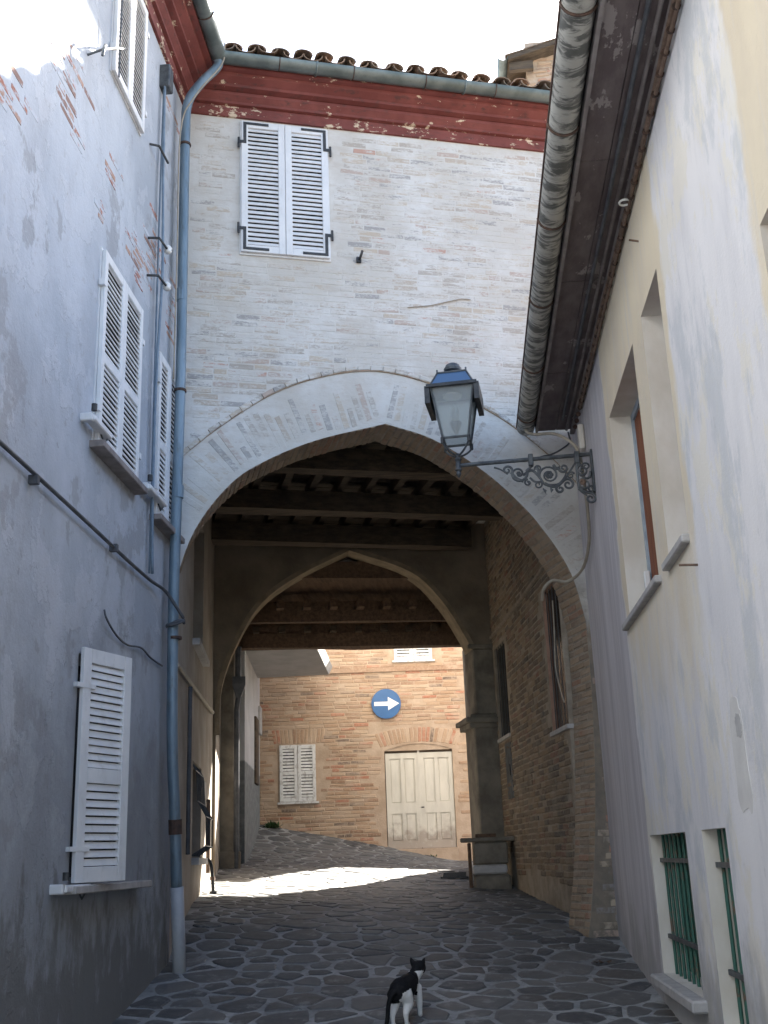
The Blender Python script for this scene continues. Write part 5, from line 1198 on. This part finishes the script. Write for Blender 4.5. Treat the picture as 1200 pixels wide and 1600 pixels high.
for x_ in (-.45, -.10): MB().add([(x_, 15.88, gz(-.3, 15.88) + .01), (x_ + .03, 15.88, gz(-.3, 15.88) + .01), (x_ + .03, 16.52, gz(-.3, 16.52) + .01), (x_, 16.52, gz(-.3, 16.52) + .01), (x_, 15.88, gz(-.3, 15.88) + .036), (x_ + .03, 15.88, gz(-.3, 15.88) + .036), (x_ + .03, 16.52, gz(-.3, 16.52) + .036), (x_, 16.52, gz(-.3, 16.52) + .036)], [(3, 2, 1, 0), (4, 5, 6, 7), (0, 1, 5, 4), (1, 2, 6, 5), (2, 3, 7, 6), (3, 0, 4, 7)]).build('rail', M['iron'], dg)

# ------------------------------------------------------------------ higher building whose eave shows above the arch roof
th = thing('tall_house', 'taller brick house whose tiled eave rises behind the arch roof on the right', 'house', (2.6, 19, 1.4))
TY = 18.2; TX = 1.93; TZ = 16.45
mb = MB(); mb.box((TX, TY, 0.8), (TX + 1.25, TY + 1.9, TZ + .35)); twall = mb.build('wall', M['far_mortar'], th)
tb = lay((TX, TY, 0), (1, 0, 0), (0, -1, 0), 1.25, 13.6, TZ + .3, lambda c, z, L: True, rb, proud=(.004, .03), dropout=.1, wob=.012)
tb = [t for t in tb if t[0] > 0]
place_bricks(tb, make_brick_set(M['far_brick']), twall, 300, 'wall_bricks')
ts = 0.30
def TR(x, y, dz): return (x, y, TZ - .25 + (x - TX + .38) * ts + dz)
mb = MB(); x0, x1, y0, y1 = TX - .38, TX + 1.4, TY - .3, TY + 2.1
mb.add([TR(x0, y0, 0), TR(x0, y1, 0), TR(x1, y1, 0), TR(x1, y0, 0), TR(x0, y0, .10), TR(x0, y1, .10), TR(x1, y1, .10), TR(x1, y0, .10)], [(3, 2, 1, 0), (4, 5, 6, 7), (0, 1, 5, 4), (1, 2, 6, 5), (2, 3, 7, 6), (3, 0, 4, 7)]); troof = mb.build('roof', M['beam'], th, fix=True)
half_gutter([(x0 - .09, y0 - .02, TZ - .17), (x0 - .09, y1, TZ - .17)], .10, .006, 'gutter', M['zinc'], th, Vector((-1, 0, 0)))
for k in range(4): MB().box((x0 + .03, TY - .22 + k * .6, TZ - .42), (TX + .1, TY - .12 + k * .6, TZ - .24)).build('rafter', M['beam'], th)
tr = Vector((1, 0, ts)).normalized(); tu = Vector((0, 1, 0)); tn = Vector((-ts, 0, 1)).normalized()
for i in range(4):
    for j in range(5):
        o = bpy.data.objects.new('roof_tile', cover); col.objects.link(o); o.parent = troof
        o.matrix_basis = frame(Vector(TR(x0, y0 + .08 + i * .27, .10)) + tr * (j * .38 - .03) + tn * .01, -tu, tr, tn)

# ------------------------------------------------------------------ cat
def build_cat():
    base = Vector((-.555, 8.13, 0)); base.z = gz(base.x, base.y) + .008
    ya = R(-14); fx = Vector((math.sin(-ya), math.cos(ya), 0)); rx = Vector((fx.y, -fx.x, 0))
    def P(x, y, z): 
        p = base + rx * x * 1.1 + fx * y * .95; return Vector((p.x, p.y, gz(p.x, p.y) + .006 + z * .93))
    m = MB(); colr = []
    def limb(pts_, rs, n=10, sub=4):
        c = catmull(pts_, sub); rr = []
        k = len(rs) - 1
        for i in range(len(c)):
            t = i / (len(c) - 1) * k; a = min(int(t), k - 1); rr.append(rs[a] + (rs[a + 1] - rs[a]) * (t - a))
        # rounded ends
        c = [c[0] - (c[1] - c[0]).normalized() * rs[0] * .6] + c + [c[-1] + (c[-1] - c[-2]).normalized() * rs[-1] * .6]
        rr = [rr[0] * .55] + rr + [rr[-1] * .55]
        m.tube(c, rr, n)
    limb([P(0, -.015, .225), P(.0, .05, .240), P(.005, .13, .230), P(.01, .21, .235), P(.015, .26, .24)], [.066, .076, .078, .072, .060])      # trunk
    limb([P(0, .05, .215), P(.005, .15, .19), P(.01, .24, .205)], [.05, .055, .05])                                                     # belly
    limb([P(.015, .25, .25), P(.03, .29, .28), P(.045, .32, .305)], [.056, .048, .044])                                                  # neck
    limb([P(.045, .315, .318), P(.053, .345, .322), P(.058, .38, .306)], [.050, .054, .032])                                                # head + muzzle
    for s in (-1, 1):
        limb([P(.047 + s * .030, .325, .352), P(.047 + s * .040, .327, .376), P(.047 + s * .049, .327, .400)], [.021, .016, .004], 8)      # ears
    limb([P(-.035, .02, .22), P(-.04, .045, .15), P(-.035, -.01, .105), P(-.035, -.03, .085)], [.05, .042, .026, .021])
    limb([P(-.035, -.03, .09), P(-.035, -.025, .045), P(-.035, -.015, .014), P(-.035, .012, .010)], [.021, .016, .017, .015])
    limb([P(.035, .03, .22), P(.043, .07, .15), P(.04, .03, .105), P(.04, .012, .085)], [.05, .042, .026, .021])
    limb([P(.04, .012, .09), P(.04, .02, .045), P(.04, .03, .014), P(.04, .058, .010)], [.021, .016, .017, .015])
    limb([P(-.025, .255, .21), P(-.03, .25, .13), P(-.03, .275, .05), P(-.03, .28, .014), P(-.03, .30, .010)], [.035, .025, .018, .017, .014])
    limb([P(.05, .27, .21), P(.06, .275, .13), P(.062, .28, .05), P(.062, .282, .014), P(.062, .305, .010)], [.035, .025, .018, .017, .014])
    limb([P(-.005, -.03, .245), P(-.02, -.075, .235), P(-.038, -.10, .17), P(-.045, -.105, .09), P(-.055, -.115, .03), P(-.065, -.13, .012)], [.024, .020, .017, .016, .015, .010], 8)
    me = m.mesh('cat_raw'); ob = bpy.data.objects.new('cat_raw', me); col.objects.link(ob)
    rm = ob.modifiers.new('r', 'REMESH'); rm.mode = 'VOXEL'; rm.voxel_size = .0065
    sm = ob.modifiers.new('s', 'SMOOTH'); sm.iterations = 5; sm.factor = .5
    dg_ = bpy.context.evaluated_depsgraph_get(); ev = ob.evaluated_get(dg_); me2 = bpy.data.meshes.new_from_object(ev); me2.name = 'cat'
    bpy.data.objects.remove(ob)
    at_ = me2.attributes.new('fur', 'FLOAT', 'POINT')
    for i, v in enumerate(me2.vertices):
        d_ = v.co - base; x_ = d_.dot(rx) / 1.1; y_ = d_.dot(fx) / .95; z_ = (v.co.z - gz(v.co.x, v.co.y) - .006) / .93
        wht = 0.0
        if z_ < .135: wht = 1.0                                   # legs and belly
        elif z_ < .17: wht = (.17 - z_) / .035
        if y_ < .06 and x_ > .015 and z_ < .215 + x_ * .5: wht = max(wht, 1.0)      # pale haunch
        if y_ > .245 and z_ < .318 and y_ < .312: wht = max(wht, min(1, (y_ - .245) / .02))
        if y_ > .30 and z_ < .29: wht = 1.0   # collar
        if y_ > .33 and z_ < .30: wht = 1.0
        if y_ > .20 and abs(x_ - .01) > .048 and z_ < .24: wht = max(wht, .8)
        tail = y_ < -.045 and not (z_ < .12 and y_ > -.06 and abs(x_ + .035) < .02)
        if tail: wht = 0.0
        if z_ > .312 and y_ > .295: wht = 0.0
        if z_ > .325: wht = 0.0
        at_.data[i].value = wht
    for p in me2.polygons: p.use_smooth = True
    root = thing('cat', 'black and white cat walking away up the paved street', 'cat', base)
    meshobj('body', me2, M['fur'], root)
build_cat()
# a few leaves and litter on the paving
ll = MB(); 
pp = Vector((1.02, 9.9, 0)); pp.z = gz(pp.x, pp.y) + .02
for k in range(5): 
    a = k * 1.3; ll.add([pp + Vector((.05 * math.cos(a), .05 * math.sin(a), .0)), pp + Vector((.09 * math.cos(a + .5), .09 * math.sin(a + .5), .02)), pp + Vector((.05 * math.cos(a + 1), .05 * math.sin(a + 1), .012))], [(0, 1, 2)])
tag(ll.build('dry_leaf', M['joist'], None), 'crumpled brown dry leaf on the paving near the right arch foot', 'leaf')
